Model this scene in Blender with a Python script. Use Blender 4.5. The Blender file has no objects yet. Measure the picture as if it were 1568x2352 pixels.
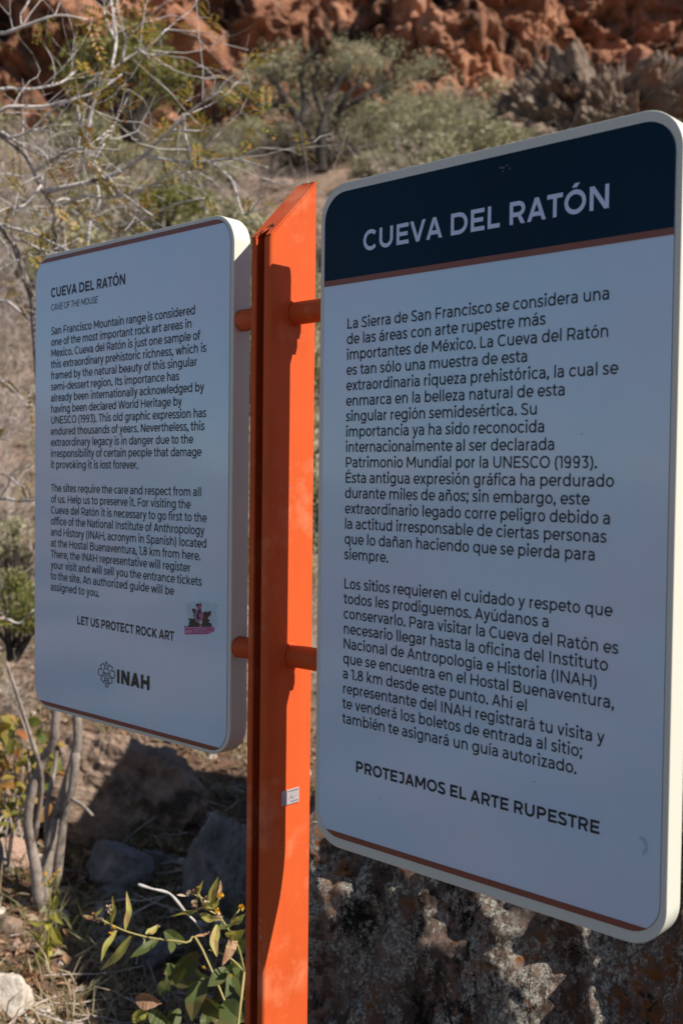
import bpy, math, random
from mathutils import Vector, noise
import numpy as np

# ------------------------------------------------------------------ camera, sky, sun, exposure
SC = bpy.context.scene
COL = SC.collection
G = 1.0                                            # the sign boards' lower edge is one metre above the ground
YAW, PITCH, ROLL = 0.73625, -0.03201, 0.01178
CAM = np.array([1.01315, -1.06977, 0.50445 + G])


def cam_axes():
    cy, sy, cp, sp = math.cos(YAW), math.sin(YAW), math.cos(PITCH), math.sin(PITCH)
    f = np.array([-sy * cp, cy * cp, sp]); r = np.array([cy, sy, 0.0]); u = np.cross(r, f)
    cr, sr = math.cos(ROLL), math.sin(ROLL)
    return cr * r + sr * u, -sr * r + cr * u, f


CR, CU, CF = cam_axes()
FOC = 3916.4 / 1.59439                             # focal length in a 1568 x 2352 frame
cam_data = bpy.data.cameras.new('camera')
cam = bpy.data.objects.new('camera', cam_data)
COL.objects.link(cam)
from mathutils import Matrix
cam.matrix_world = Matrix(((CR[0], CU[0], -CF[0], CAM[0]), (CR[1], CU[1], -CF[1], CAM[1]), (CR[2], CU[2], -CF[2], CAM[2]), (0, 0, 0, 1)))
cam_data.sensor_width = 36
cam_data.sensor_fit = 'AUTO'
cam_data.lens = 37.597
cam_data.clip_start = 0.05
cam_data.clip_end = 2000
cam_data.dof.use_dof = True
cam_data.dof.focus_distance = 1.55
cam_data.dof.aperture_fstop = 5.6
SC.camera = cam

SUN = Vector((1.0, 0.33, 1.05)).normalized()
world = bpy.data.worlds.new('World'); SC.world = world
world.use_nodes = True
wn = world.node_tree
sky = wn.nodes.new('ShaderNodeTexSky'); sky.sky_type = 'NISHITA'; sky.sun_disc = False
sky.sun_elevation = math.asin(SUN.z); sky.sun_rotation = math.atan2(SUN.x, SUN.y)
sky.dust_density = 0.2; sky.air_density = 1.0; sky.ozone_density = 3.0; sky.altitude = 1200
wn.links.new(sky.outputs[0], wn.nodes['Background'].inputs[0])
wn.nodes['Background'].inputs[1].default_value = 0.069
sun_data = bpy.data.lights.new('sun', 'SUN'); sun_data.energy = 5.0; sun_data.angle = math.radians(0.53)
sun_data.color = (1.0, 0.93, 0.82)
sun = bpy.data.objects.new('sun', sun_data); COL.objects.link(sun)
sun.rotation_euler = (-SUN).to_track_quat('-Z', 'Y').to_euler()
sun.location = (6, 2, 9)
SC.view_settings.view_transform = 'Standard'; SC.view_settings.look = 'None'
SC.view_settings.exposure = 0.42; SC.view_settings.gamma = 1.0

# ------------------------------------------------------------------ helpers
rng = random.Random(7)


def px(x, y, depth):
    """Point seen at (x, y) of the 1568 x 2352 photograph at that depth along the view axis."""
    return CAM + depth * (CF + (x - 784) / FOC * CR - (y - 1176) / FOC * CU)


FX, FY = -math.sin(YAW), math.cos(YAW)
WX, WY = FY, -FX


def sp(t, k):
    v = t / k
    return t if v > 30 else k * math.log1p(math.exp(v))


def terrain(x, y, detail=True):
    d = (x - CAM[0]) * FX + (y - CAM[1]) * FY
    w = (x - CAM[0]) * WX + (y - CAM[1]) * WY
    dd = min(d, 44.0)
    h = 0.07 * sp(dd - 3.6, 0.5) + 0.385 * sp(dd - 7.3, 1.6)
    h += 0.02 * max(0, min(d, 30) - 6) * math.sin(w * 0.35 + 0.6)
    if detail:
        a = min(1.0, max(0.0, (d - 1) / 9))
        h += (0.03 + 0.25 * a) * noise.noise((x * 0.45, y * 0.45, 3.1)) + (0.02 + 0.10 * a) * noise.noise((x * 1.7, y * 1.7, 9.2))
        h += 0.012 * noise.noise((x * 6.3, y * 6.3, 1.7))
        h -= 0.0
    return h


def ground_at(x, y):
    """Where the view ray of a photograph pixel meets the terrain: (point, depth)."""
    t, step = 1.2, 0.02
    while t < 60:
        p = px(x, y, t)
        if p[2] <= terrain(p[0], p[1]):
            return p, t
        t += step; step *= 1.012
    return px(x, y, 30), 30


class MB:
    def __init__(self):
        self.v, self.f, self.m = [], [], []

    def add(self, vs, fs, mat=0):
        o = len(self.v)
        self.v.extend([tuple(map(float, q)) for q in vs])
        self.f.extend([tuple(i + o for i in f) for f in fs])
        self.m.extend([mat] * len(fs))

    def build(self, name, mats, parent=None, smooth=False, origin=None):
        me = bpy.data.meshes.new(name)
        if origin is not None:
            ox, oy, oz = origin
            self.v = [(a - ox, b - oy, c - oz) for a, b, c in self.v]
        me.from_pydata(self.v, [], self.f)
        for m in (mats if isinstance(mats, (list, tuple)) else [mats]):
            me.materials.append(m)
        if any(self.m):
            me.polygons.foreach_set('material_index', self.m)
        if smooth:
            me.polygons.foreach_set('use_smooth', [True] * len(me.polygons))
        me.update()
        o = bpy.data.objects.new(name, me); COL.objects.link(o)
        if origin is not None:
            o.location = origin
        if parent is not None:
            o.parent = parent
            if origin is None:
                o.matrix_parent_inverse = Matrix.Translation(parent.location).inverted()
        return o

    def tube(self, pts, radii, n=6, mat=0, cap=True):
        pts = [np.asarray(p, float) for p in pts]
        k = len(pts)
        if not hasattr(radii, '__len__'):
            radii = [radii] * k
        o = len(self.v)
        t0 = pts[1] - pts[0]
        a = np.cross(t0, (0.31, 0.17, 0.93)); a /= (np.linalg.norm(a) + 1e-12)
        for i in range(k):
            t = pts[min(i + 1, k - 1)] - pts[max(i - 1, 0)]
            t = t / (np.linalg.norm(t) + 1e-12)
            a = a - t * (a @ t); a /= (np.linalg.norm(a) + 1e-12)
            b = np.cross(t, a)
            for j in range(n):
                g = 2 * math.pi * j / n
                self.v.append(tuple(pts[i] + radii[i] * (math.cos(g) * a + math.sin(g) * b)))
        for i in range(k - 1):
            for j in range(n):
                self.f.append((o + i * n + j, o + i * n + (j + 1) % n, o + (i + 1) * n + (j + 1) % n, o + (i + 1) * n + j)); self.m.append(mat)
        if cap:
            self.f.append(tuple(o + j for j in reversed(range(n)))); self.m.append(mat)
            self.f.append(tuple(o + (k - 1) * n + j for j in range(n))); self.m.append(mat)

    def box(self, lo, hi, mat=0):
        x0, y0, z0 = lo; x1, y1, z1 = hi
        self.add([(x0, y0, z0), (x1, y0, z0), (x1, y1, z0), (x0, y1, z0), (x0, y0, z1), (x1, y0, z1), (x1, y1, z1), (x0, y1, z1)],
                 [(0, 3, 2, 1), (4, 5, 6, 7), (0, 1, 5, 4), (1, 2, 6, 5), (2, 3, 7, 6), (3, 0, 4, 7)], mat)


def empty(name, loc):
    o = bpy.data.objects.new(name, None); COL.objects.link(o); o.location = loc
    o.empty_display_size = 0.1
    return o


def tag(o, label=None, cat=None, group=None, kind=None):
    if label: o['label'] = label
    if cat: o['category'] = cat
    if group: o['group'] = group
    if kind: o['kind'] = kind
    return o


def smooth_poly(pts, sub=4):
    """Catmull-Rom through the points."""
    P = [np.asarray(p, float) for p in pts]
    if len(P) < 3: return P
    P = [2 * P[0] - P[1]] + P + [2 * P[-1] - P[-2]]
    out = []
    for i in range(1, len(P) - 2):
        for s in range(sub):
            t = s / sub
            out.append(0.5 * (2 * P[i] + (P[i + 1] - P[i - 1]) * t + (2 * P[i - 1] - 5 * P[i] + 4 * P[i + 1] - P[i + 2]) * t * t + (3 * P[i] - P[i - 1] - 3 * P[i + 1] + P[i + 2]) * t ** 3))
    out.append(P[-2])
    return out


# ------------------------------------------------------------------ materials
def new_mat(name):
    m = bpy.data.materials.new(name); m.use_nodes = True
    return m, m.node_tree, m.node_tree.nodes['Principled BSDF']


def rgba(c): return (c[0], c[1], c[2], 1)


def nz(nt, scale, detail=4, rough=0.55, coord='Object', stretch=None):
    tc = nt.nodes.new('ShaderNodeTexCoord')
    n = nt.nodes.new('ShaderNodeTexNoise'); n.inputs['Scale'].default_value = scale
    n.inputs['Detail'].default_value = detail; n.inputs['Roughness'].default_value = rough
    src = tc.outputs[coord]
    if stretch:
        mp = nt.nodes.new('ShaderNodeMapping'); mp.inputs['Scale'].default_value = stretch
        nt.links.new(src, mp.inputs[0]); src = mp.outputs[0]
    nt.links.new(src, n.inputs['Vector'])
    return n.outputs['Fac']


def ramp(nt, fac, stops, interp='LINEAR'):
    r = nt.nodes.new('ShaderNodeValToRGB'); r.color_ramp.interpolation = interp
    e = r.color_ramp.elements
    while len(e) < len(stops): e.new(0.5)
    for k, (p, c) in enumerate(stops):
        e[k].position = p; e[k].color = rgba(c) if hasattr(c, '__len__') else (c, c, c, 1)
    nt.links.new(fac, r.inputs[0])
    return r.outputs[0]


def mix(nt, fac, a, b, mode='MIX'):
    m = nt.nodes.new('ShaderNodeMix'); m.data_type = 'RGBA'; m.blend_type = mode
    for s, v in ((m.inputs[0], fac), (m.inputs[6], a), (m.inputs[7], b)):
        if hasattr(v, 'node'): nt.links.new(v, s)
        else: s.default_value = rgba(v) if hasattr(v, '__len__') else v
    return m.outputs[2]


def bump(nt, bsdf, fac, strength, dist):
    b = nt.nodes.new('ShaderNodeBump'); b.inputs['Strength'].default_value = strength; b.inputs['Distance'].default_value = dist
    nt.links.new(fac, b.inputs['Height']); nt.links.new(b.outputs[0], bsdf.inputs['Normal'])


def paint(name, col, var=0.06, scale=9, rough=0.4, coat=0.0, dirt_sheen=None, bumps=0.0, stretch=None):
    m, nt, b = new_mat(name)
    f = nz(nt, scale, 5, stretch=stretch)
    lo = [c * (1 - var) for c in col]; hi = [min(1, c * (1 + var)) for c in col]
    c = ramp(nt, f, [(0.3, lo), (0.7, hi)])
    if dirt_sheen:
        g = nz(nt, dirt_sheen[1], 6, 0.65)
        c = mix(nt, ramp(nt, g, [(dirt_sheen[2], 0), (dirt_sheen[3], 1)]), c, dirt_sheen[0])
    nt.links.new(c, b.inputs['Base Color'])
    b.inputs['Roughness'].default_value = rough
    b.inputs['Coat Weight'].default_value = coat; b.inputs['Coat Roughness'].default_value = 0.09
    if bumps: bump(nt, b, nz(nt, 220, 3), bumps, 0.002)
    return m


M = {}
M['cream'] = paint('cream_paint', (0.69, 0.67, 0.575), 0.03, 7, 0.38, dirt_sheen=((0.60, 0.57, 0.47), 3.0, 0.62, 0.85))
M['panel'] = paint('white_vinyl', (0.57, 0.755, 0.885), 0.03, 5, 0.30, 1.0, dirt_sheen=((0.68, 0.71, 0.84), 2.6, 0.44, 0.66), bumps=0.06)  # lavender mottling: some dust, plus reflected sheen put into the colour
M['navy'] = paint('navy_vinyl', (0.002, 0.023, 0.044), 0.15, 5, 0.45)
M['navy'].node_tree.nodes['Principled BSDF'].inputs['Specular IOR Level'].default_value = 0.12
M['stripe'] = paint('rust_red_vinyl', (0.26, 0.075, 0.045), 0.08, 20, 0.4)
M['ink'] = paint('black_ink', (0.018, 0.020, 0.024), 0.1, 40, 0.5)
M['olive_ink'] = paint('brown_ink', (0.045, 0.036, 0.022), 0.1, 40, 0.5)
M['white_ink'] = paint('pale_ink', (0.66, 0.74, 0.93), 0.02, 20, 0.4)
M['grey_ink'] = paint('grey_ink', (0.07, 0.085, 0.10), 0.1, 40, 0.5)
M['pink_ink'] = paint('pink_ink', (0.50, 0.11, 0.26), 0.15, 60, 0.5)
M['pale_pink'] = paint('pale_pink_ink', (0.62, 0.45, 0.56), 0.1, 60, 0.5)
M['glue'] = paint('old_glue', (0.52, 0.66, 0.72), 0.10, 60, 0.5)
M['dark_gap'] = paint('gasket', (0.03, 0.03, 0.035), 0.1, 40, 0.6)
M['orange'] = paint('orange_paint', (0.62, 0.102, 0.028), 0.08, 11, 0.45, 0.0, dirt_sheen=((0.80, 0.29, 0.15), 7.5, 0.54, 0.80), bumps=0.05)  # pale blotches: dust and fading, with reflective smears painted in
M['orange'].node_tree.nodes['Principled BSDF'].inputs['Specular IOR Level'].default_value = 0.1
nt_ = M['orange'].node_tree; b_ = nt_.nodes['Principled BSDF']; prev = b_.inputs['Base Color'].links[0].from_socket
nt_.links.new(mix(nt_, ramp(nt_, nz(nt_, 60, 6, 0.65, stretch=(1, 1, .05)), [(0.52, 0), (0.85, 0.22)]), prev, (0.40, 0.065, 0.02)), b_.inputs['Base Color'])
M['rust'] = paint('rust', (0.16, 0.045, 0.018), 0.5, 120, 0.85, bumps=0.6)
M['plate'] = paint('aluminium', (0.52, 0.47, 0.49), 0.07, 60, 0.38)
bp = M['plate'].node_tree.nodes['Principled BSDF']; bp.inputs['Metallic'].default_value = 0.25
M['chip'] = paint('chipped_paint', (0.42, 0.36, 0.38), 0.2, 80, 0.7)


def bark(name, a, b_, scale=30, knots=None):
    m, nt, b = new_mat(name)
    f = nz(nt, scale, 6, 0.65)
    c = ramp(nt, f, [(0.32, a), (0.68, b_)])
    if knots:
        c = mix(nt, ramp(nt, nz(nt, 14, 4), [(0.56, 0), (0.66, 1)]), c, knots)
    nt.links.new(c, b.inputs['Base Color']); b.inputs['Roughness'].default_value = 0.85
    bump(nt, b, f, 0.5, 0.004)
    return m


M['pale_bark'] = bark('pale_bark', (0.40, 0.36, 0.345), (0.70, 0.655, 0.63), 40, (0.15, 0.125, 0.11))
M['trunk_bark'] = bark('trunk_bark', (0.17, 0.135, 0.115), (0.36, 0.30, 0.26), 45, (0.10, 0.08, 0.065))
M['dark_bark'] = bark('dark_bark', (0.020, 0.016, 0.014), (0.06, 0.048, 0.04), 12)
M['dry_twig'] = bark('dry_twig', (0.27, 0.22, 0.19), (0.58, 0.49, 0.43), 5)


def leafy(name, stops, transl=0.35, rough=0.55, patch=None):
    """Leaf colour varies leaf by leaf (mesh island); light passes through thin blades."""
    m, nt, b = new_mat(name)
    g = nt.nodes.new('ShaderNodeNewGeometry')
    c = ramp(nt, g.outputs['Random Per Island'], stops)
    if patch:
        c = mix(nt, ramp(nt, nz(nt, patch[1], 3), [(0.52, 0), (0.62, 1)]), c, patch[0])
    nt.links.new(c, b.inputs['Base Color']); b.inputs['Roughness'].default_value = rough
    t = nt.nodes.new('ShaderNodeBsdfTranslucent'); nt.links.new(c, t.inputs[0])
    ms = nt.nodes.new('ShaderNodeMixShader'); ms.inputs[0].default_value = transl
    nt.links.new(b.outputs[0], ms.inputs[1]); nt.links.new(t.outputs[0], ms.inputs[2])
    nt.links.new(ms.outputs[0], nt.nodes['Material Output'].inputs[0])
    return m


M['frond'] = leafy('frond_leaf', [(0.0, (0.20, 0.20, 0.025)), (0.5, (0.33, 0.265, 0.035)), (0.8, (0.42, 0.23, 0.04)), (1.0, (0.44, 0.19, 0.05))], 0.4)
M['olive'] = leafy('olive_leaf', [(0.0, (0.24, 0.235, 0.12)), (0.5, (0.34, 0.32, 0.18)), (1.0, (0.44, 0.39, 0.25))], 0.25)
M['sage'] = leafy('sage_leaf', [(0.0, (0.22, 0.19, 0.13)), (0.5, (0.33, 0.275, 0.20)), (1.0, (0.45, 0.37, 0.29))], 0.25)
M['green'] = leafy('green_leaf', [(0.0, (0.11, 0.135, 0.03)), (0.5, (0.18, 0.195, 0.045)), (1.0, (0.27, 0.24, 0.08))], 0.35)
M['broad'] = leafy('broad_leaf', [(0.0, (0.10, 0.13, 0.02)), (0.5, (0.28, 0.24, 0.04)), (0.8, (0.40, 0.24, 0.05)), (1.0, (0.40, 0.14, 0.045))], 0.4)
M['lance'] = leafy('lance_leaf', [(0.0, (0.34, 0.37, 0.08)), (1.0, (0.56, 0.50, 0.13))], 0.4, patch=((0.52, 0.33, 0.13), 60))
M['pinkish'] = leafy('withered_leaf', [(0.0, (0.45, 0.25, 0.11)), (1.0, (0.52, 0.33, 0.20))], 0.35, patch=((0.30, 0.12, 0.08), 40))
M['yellow_leaf'] = leafy('yellow_leaf', [(0.0, (0.30, 0.33, 0.05)), (1.0, (0.52, 0.44, 0.09))], 0.45)
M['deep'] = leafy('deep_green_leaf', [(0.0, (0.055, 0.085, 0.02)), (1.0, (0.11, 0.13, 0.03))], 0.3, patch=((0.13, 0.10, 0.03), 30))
M['brown_leaf'] = leafy('brown_leaf', [(0.0, (0.17, 0.085, 0.045)), (0.5, (0.29, 0.16, 0.09)), (1.0, (0.44, 0.28, 0.17))], 0.2)
M['straw'] = leafy('straw', [(0.0, (0.17, 0.15, 0.075)), (0.5, (0.34, 0.28, 0.17)), (1.0, (0.46, 0.37, 0.24))], 0.3)
M['green_grass'] = leafy('grass_blade', [(0.0, (0.09, 0.11, 0.035)), (0.6, (0.19, 0.18, 0.07)), (1.0, (0.34, 0.28, 0.14))], 0.3)
M['petal'] = leafy('yellow_petal', [(0.0, (0.70, 0.36, 0.02)), (1.0, (0.80, 0.52, 0.06))], 0.3)
M['fluff'] = leafy('dry_petal', [(0.0, (0.55, 0.42, 0.28)), (1.0, (0.68, 0.56, 0.42))], 0.3)
M['stem'] = leafy('green_stem', [(0.0, (0.30, 0.27, 0.09)), (1.0, (0.38, 0.30, 0.11))], 0.0)
M['white_twig'] = bark('white_twig', (0.42, 0.40, 0.38), (0.66, 0.63, 0.60), 30)


def rock_mat(name, cols, scale, spots=None, rough=0.9, bs=0.6, bd=0.02):
    m, nt, b = new_mat(name)
    c = ramp(nt, nz(nt, scale, 8, 0.65), [(0.30, cols[0]), (0.5, cols[1]), (0.70, cols[2])])
    if spots:
        for col, s, lo, hi in spots:
            c = mix(nt, ramp(nt, nz(nt, s, 7, 0.62), [(lo, 0), (hi, 1)]), c, col)
    nt.links.new(c, b.inputs['Base Color']); b.inputs['Roughness'].default_value = rough
    b.inputs['Specular IOR Level'].default_value = 0.2
    bump(nt, b, nz(nt, scale * 6, 8, 0.7), bs, bd)
    return m


# ------------------------------------------------------------------ lettering: a geometric sans drawn as pen strokes
def arc(cx, cy, rx, ry, a0, a1, n=None):
    n = n or max(4, int(abs(a1 - a0) / 16))
    return [(cx + rx * math.cos(math.radians(a0 + (a1 - a0) * i / n)), cy + ry * math.sin(math.radians(a0 + (a1 - a0) * i / n))) for i in range(n + 1)]


def curve2(pts, sub=4):
    return [(float(p[0]), float(p[1])) for p in smooth_poly([(a, b, 0) for a, b in pts], sub)]


def glyph(ch, w):
    """Pen strokes of one character: ('s', points) ribbons, ('d', x0, y0, x1, y1) diagonals cut level; and its advance."""
    h = w / 2; X, C, A, D = 0.54, 0.70, 0.745, -0.19
    x0 = 0.085 + h
    b = (w - 0.085) * 0.45          # bolder letters are a little wider
    s, d = [], []
    acc = {'á': 'a', 'é': 'e', 'í': 'ı', 'ó': 'o', 'ú': 'u', 'ñ': 'n', 'Á': 'A', 'É': 'E', 'Í': 'I', 'Ó': 'O', 'Ú': 'U', 'Ñ': 'N'}
    if ch in acc:
        s, d, adv = glyph(acc[ch], w)
        top = C if acc[ch].isupper() else X
        c = adv / 2
        if ch in 'ñÑ':
            s.append(curve2([(c - .14, top + .09), (c - .07, top + .145), (c + .06, top + .09), (c + .13, top + .15)]))
        else:
            d.append((c - .035, top + .075, c + .075, top + .20))
        return s, d, adv
    v = lambda x, a, z: s.append([(x, a), (x, z)])
    hz = lambda y, a, z: s.append([(a, y), (z, y)])
    if ch == ' ': adv = .262
    elif ch in 'ce':
        adv = .575 + b; cx = .045 + .275; rx, ry = .275 - h + b / 2, X / 2 + .01 - h; cx += b / 2
        if ch == 'c': s.append(arc(cx, X / 2, rx, ry, 42, 318))
        else:
            adv = .61 + b; s.append(arc(cx, X / 2, rx, ry, 0, 316)); hz(X / 2 - .012, cx - rx, cx + rx + h * .95)
    elif ch == 'o':
        adv = .635 + b; s.append(arc(adv / 2, X / 2, adv / 2 - .045 - h, X / 2 + .01 - h, 0, 360, 22))
    elif ch in 'bdpqg':
        adv = .68 + b; r = (adv - .085 - .045) / 2 - h
        if ch in 'bp':
            v(x0, 0 if ch == 'b' else D, A if ch == 'b' else X); s.append(arc(x0 + r, X / 2, r, X / 2 + .01 - h, 0, 360, 22))
        else:
            xs = adv - x0
            s.append(arc(xs - r, X / 2, r, X / 2 + .01 - h, 0, 360, 22))
            if ch == 'd': v(xs, 0, A)
            if ch == 'q': v(xs, D, X)
            if ch == 'g': s.append([(xs, X), (xs, .02)] + arc(xs - r, 0.0, r, -D - h + .01, 0, -145))
    elif ch in 'nhru':
        adv = .67 + b
        r = (adv - 2 * x0) / 2
        if ch == 'r':
            adv = .405 + b; v(x0, 0, X); s.append(arc(x0 + .215, X - .20 - h, .215, .20, 180, 92))
        elif ch == 'u': v(adv - x0, 0, X); s.append([(x0, X)] + arc(x0 + r, r + h - .01, r, r - .0, 180, 360))
        else:
            v(x0, 0, A if ch == 'h' else X); s.append(arc(x0 + r, X - r - h + .01, r, r, 180, 0) + [(adv - x0, 0)])
    elif ch == 'm':
        adv = 1.04 + b; r = (adv - 2 * x0) / 4; v(x0, 0, X)
        s.append(arc(x0 + r, X - r - h + .01, r, r, 180, 0) + [(x0 + 2 * r, 0)])
        s.append(arc(x0 + 3 * r, X - r - h + .01, r, r, 180, 0) + [(adv - x0, 0)])
    elif ch in 'iıj':
        adv = .275; x = adv / 2
        if ch == 'j': s.append([(x, X), (x, -.06)] + arc(x - .11, -.06, .11, -D - .06 - h, 0, -110))
        else: v(x, 0, X)
        if ch != 'ı': s.append(arc(x, .70, h * .62, h * .62, 0, 360, 8))
    elif ch == 'l': adv = .275; v(adv / 2, 0, A)
    elif ch in 'tf':
        if ch == 't': adv = .41; x = .17; s.append([(x, X + .125), (x, .15)] + arc(x + .125, .135, .125, .135 - h, 180, 305)); hz(X - h, .02, .37)
        else: adv = .345; x = .14; s.append([(x, 0), (x, X + .05)] + arc(x + .12, X + .05, .12, A - X - .05 - h + .01, 180, 65)); hz(X - h, .02, .335)
    elif ch == 'k': adv = .60 + b; v(x0, 0, A); d += [(x0 + .02, .17, .49, X), (.25, .27, .535, 0)]
    elif ch == 's':
        adv = .49 + b
        s.append(curve2([(.425, X - .085), (.34, X - h - .005), (.245, X - h + .01), (.125, X - h - .03), (.105, X - .165), (.16, X - .225), (.26, X / 2 - .01), (.375, X / 2 - .06), (.405, .15), (.365, h + .02), (.245, h - .01), (.13, h + .012), (.045, .10)], 3))
    elif ch in 'vyx':
        adv = .555 + b; e = .035 + h
        if ch == 'v': d += [(adv / 2, 0, e - .01, X), (adv / 2, 0, adv - e + .01, X)]
        elif ch == 'x': d += [(e, 0, adv - e, X), (adv - e, 0, e, X)]
        else: d += [(adv / 2 + .01, .01, e - .01, X), (adv / 2 - .06, -.12, adv - e + .01, X)]; s.append(curve2([(adv / 2 - .055, -.10), (.17, -.16), (.05, -.135)]))
    elif ch == 'w': adv = .88 + b; d += [(.245, 0, .05, X), (.245, 0, .44, X), (.635, 0, .44, X), (.635, 0, .83, X)]
    elif ch == 'z': adv = .52 + b; hz(X - h, .05, .46); hz(h, .05, .47); d.append((.05 + h * 1.5, h, .46 - h * 1.5, X - h))
    elif ch == 'a':
        adv = .585 + b; r = adv - x0
        s.append(curve2([(.085, X - .08), (.16, X - h - .015), (.26, X - h + .01), (.37, X - h - .02)], 4) + arc(r - .16, X - .20, .16, .20 - h * .9, 60, 0) + [(r, 0)])
        s.append([(r, .32 - h * .4), (.25, .32 - h * .4)] + arc(.24, .165, .195 - h, .155 - h * .4 , 90, 270)[0:] + curve2([(.27, h - .01), (.36, h + .015), (r, .16)], 3))
    # capitals
    elif ch == 'A': adv = .74 + b; c = adv / 2; d += [(.03 + h, 0, c, C), (adv - .03 - h, 0, c, C)]; hz(.205, .16, adv - .16)
    elif ch == 'O': adv = .85 + b; s.append(arc(adv / 2, C / 2, adv / 2 - .045 - h, C / 2 + .012 - h, 0, 360, 26))
    elif ch in 'CG':
        adv = .73 + b; rx = .36 - h + b / 2; cx = .045 + rx + h
        s.append(arc(cx, C / 2, rx, C / 2 + .012 - h, 44, 316 if ch == 'C' else 318))
        if ch == 'G': adv = .79 + b; v(cx + rx * .78, .09, .36)
    elif ch == 'D': adv = .83 + b; q = adv - .05 - h; s.append([(x0, C - h), (q - .30, C - h)] + arc(q - .30, C / 2, .30, C / 2 - h, 90, -90) + [(x0, h)]); v(x0, 0, C)
    elif ch in 'EFL':
        adv = {'E': .68, 'F': .64, 'L': .60}[ch] + b; v(x0, 0, C); q = adv - .055
        if ch != 'L': hz(C - h, x0, q); hz(C / 2 + (.0 if ch == 'E' else -.03), x0, q - .045)
        if ch != 'F': hz(h, x0, q + .01)
    elif ch == 'H': adv = .82 + b; v(x0, 0, C); v(adv - x0, 0, C); hz(C / 2, x0, adv - x0)
    elif ch == 'I': adv = .32 + b * .6; v(adv / 2, 0, C)
    elif ch == 'J': adv = .56 + b; q = .42 + b; hz(C - h, .10, q); s.append([(q, C), (q, .22)] + arc(q - .17, .20, .17, .21 - h, 0, -140))
    elif ch == 'K': adv = .73 + b; v(x0, 0, C); d += [(x0, .20, adv - .06 - h, C), (.30, .36, adv - .03 - h, 0)]
    elif ch == 'M': adv = .965 + b; c = adv / 2; v(x0, 0, C); v(adv - x0, 0, C); d += [(c, .16, x0 + .01, C), (c, .16, adv - x0 - .01, C)]
    elif ch == 'N': adv = .82 + b; v(x0, 0, C); v(adv - x0, 0, C); d.append((adv - x0 - .005, 0, x0 + .005, C))
    elif ch in 'PR':
        adv = .73 + b; q = .67 + b - h; m = .23 if ch == 'P' else .225
        s.append([(x0, C - h), (q - .21, C - h)] + arc(q - .21, (C + m) / 2, .21, (C - m) / 2 - h, 90, -90) + [(x0, m + h)]); v(x0, 0, C)
        if ch == 'R': d.append((q - .01, 0, q - .19, m + h))
    elif ch == 'B':
        adv = .765 + b; q = .70 + b - h; v(x0, 0, C)
        s.append([(x0, C - h), (q - .20, C - h)] + arc(q - .20, .535, .16, .165 - h, 90, -90) + [(x0, .37)])
        s.append([(x0, .37), (q - .19, .37)] + arc(q - .19, (.37 + h) / 2, .19, (.37 - h) / 2, 90, -90) + [(x0, h)])
    elif ch == 'S':
        adv = .625 + b; e = b
        s.append(curve2([(.53 + e, C - .095), (.42 + e, C - h), (.315 + e / 2, C - h + .012), (.16, C - h - .035), (.11 + h * .2, C - .20), (.20, C - .30), (.33 + e / 2, C / 2), (.46 + e, C / 2 - .065), (.53 + e - h * .2, .19), (.46 + e, .035 + h * .5), (.315 + e / 2, h - .012), (.17, h + .02), (.05, .11)], 3))
    elif ch == 'T': adv = .59 + b; hz(C - h, .015, adv - .015); v(adv / 2, 0, C - h)
    elif ch == 'U': adv = .80 + b; r = (adv - 2 * x0) / 2; s.append([(x0, C)] + arc(adv / 2, .29, r, .30 - h, 180, 360) + [(adv - x0, C)])
    elif ch == 'V': adv = .71 + b; d += [(adv / 2, 0, .02 + h, C), (adv / 2, 0, adv - .02 - h, C)]
    elif ch == 'W': adv = 1.13 + b; d += [(.32, 0, .05 + h * .3, C), (.32, 0, .565, C), (.81, 0, .565, C), (.81, 0, 1.08 - h * .3, C)]
    elif ch == '1': adv = .375 + b; v(adv - x0 - .005, 0, C); hz(C - h, .02, adv - x0)
    elif ch == '9':
        adv = .63 + b; s.append(arc(.29, C - .225, .245 - h, .235 - h, 0, 360, 18)); s.append(curve2([(.535 - h, C - .225), (.52 - h, .25), (.43, .07), (.29, h - .005), (.12, h + .03)], 4))
    elif ch == '3':
        adv = .58 + b; hz(C - h, .06, .49); d.append((.26, .40, .46, C - h)); s.append([(.22, .40)] + arc(.27, .215, .25 - h, .225 - h, 85, -135))
    elif ch == '8':
        adv = .635 + b; s.append(arc(adv / 2, .535, .225 - h, .178 - h, 0, 360, 18)); s.append(arc(adv / 2, .195, .265 - h, .205 - h, 0, 360, 18))
    elif ch in '.,;':
        adv = .235; s.append(arc(adv / 2, h * 1.1, h * .65, h * .65, 0, 360, 8))
        if ch == ';': s.append(arc(adv / 2, X - h * 1.2, h * .65, h * .65, 0, 360, 8))
        if ch in ',;': d.append((adv / 2 - .035, -.12, adv / 2 + .02, .06))
    elif ch == '(': adv = .34; s.append(arc(.50, .28, .38, .52, 128, 232))
    elif ch == ')': adv = .34; s.append(arc(-.16, .28, .38, .52, 52, -52))
    elif ch == '-': adv = .395; hz(.26, .06, .335)
    else: adv = .5
    return s, d, adv


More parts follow.
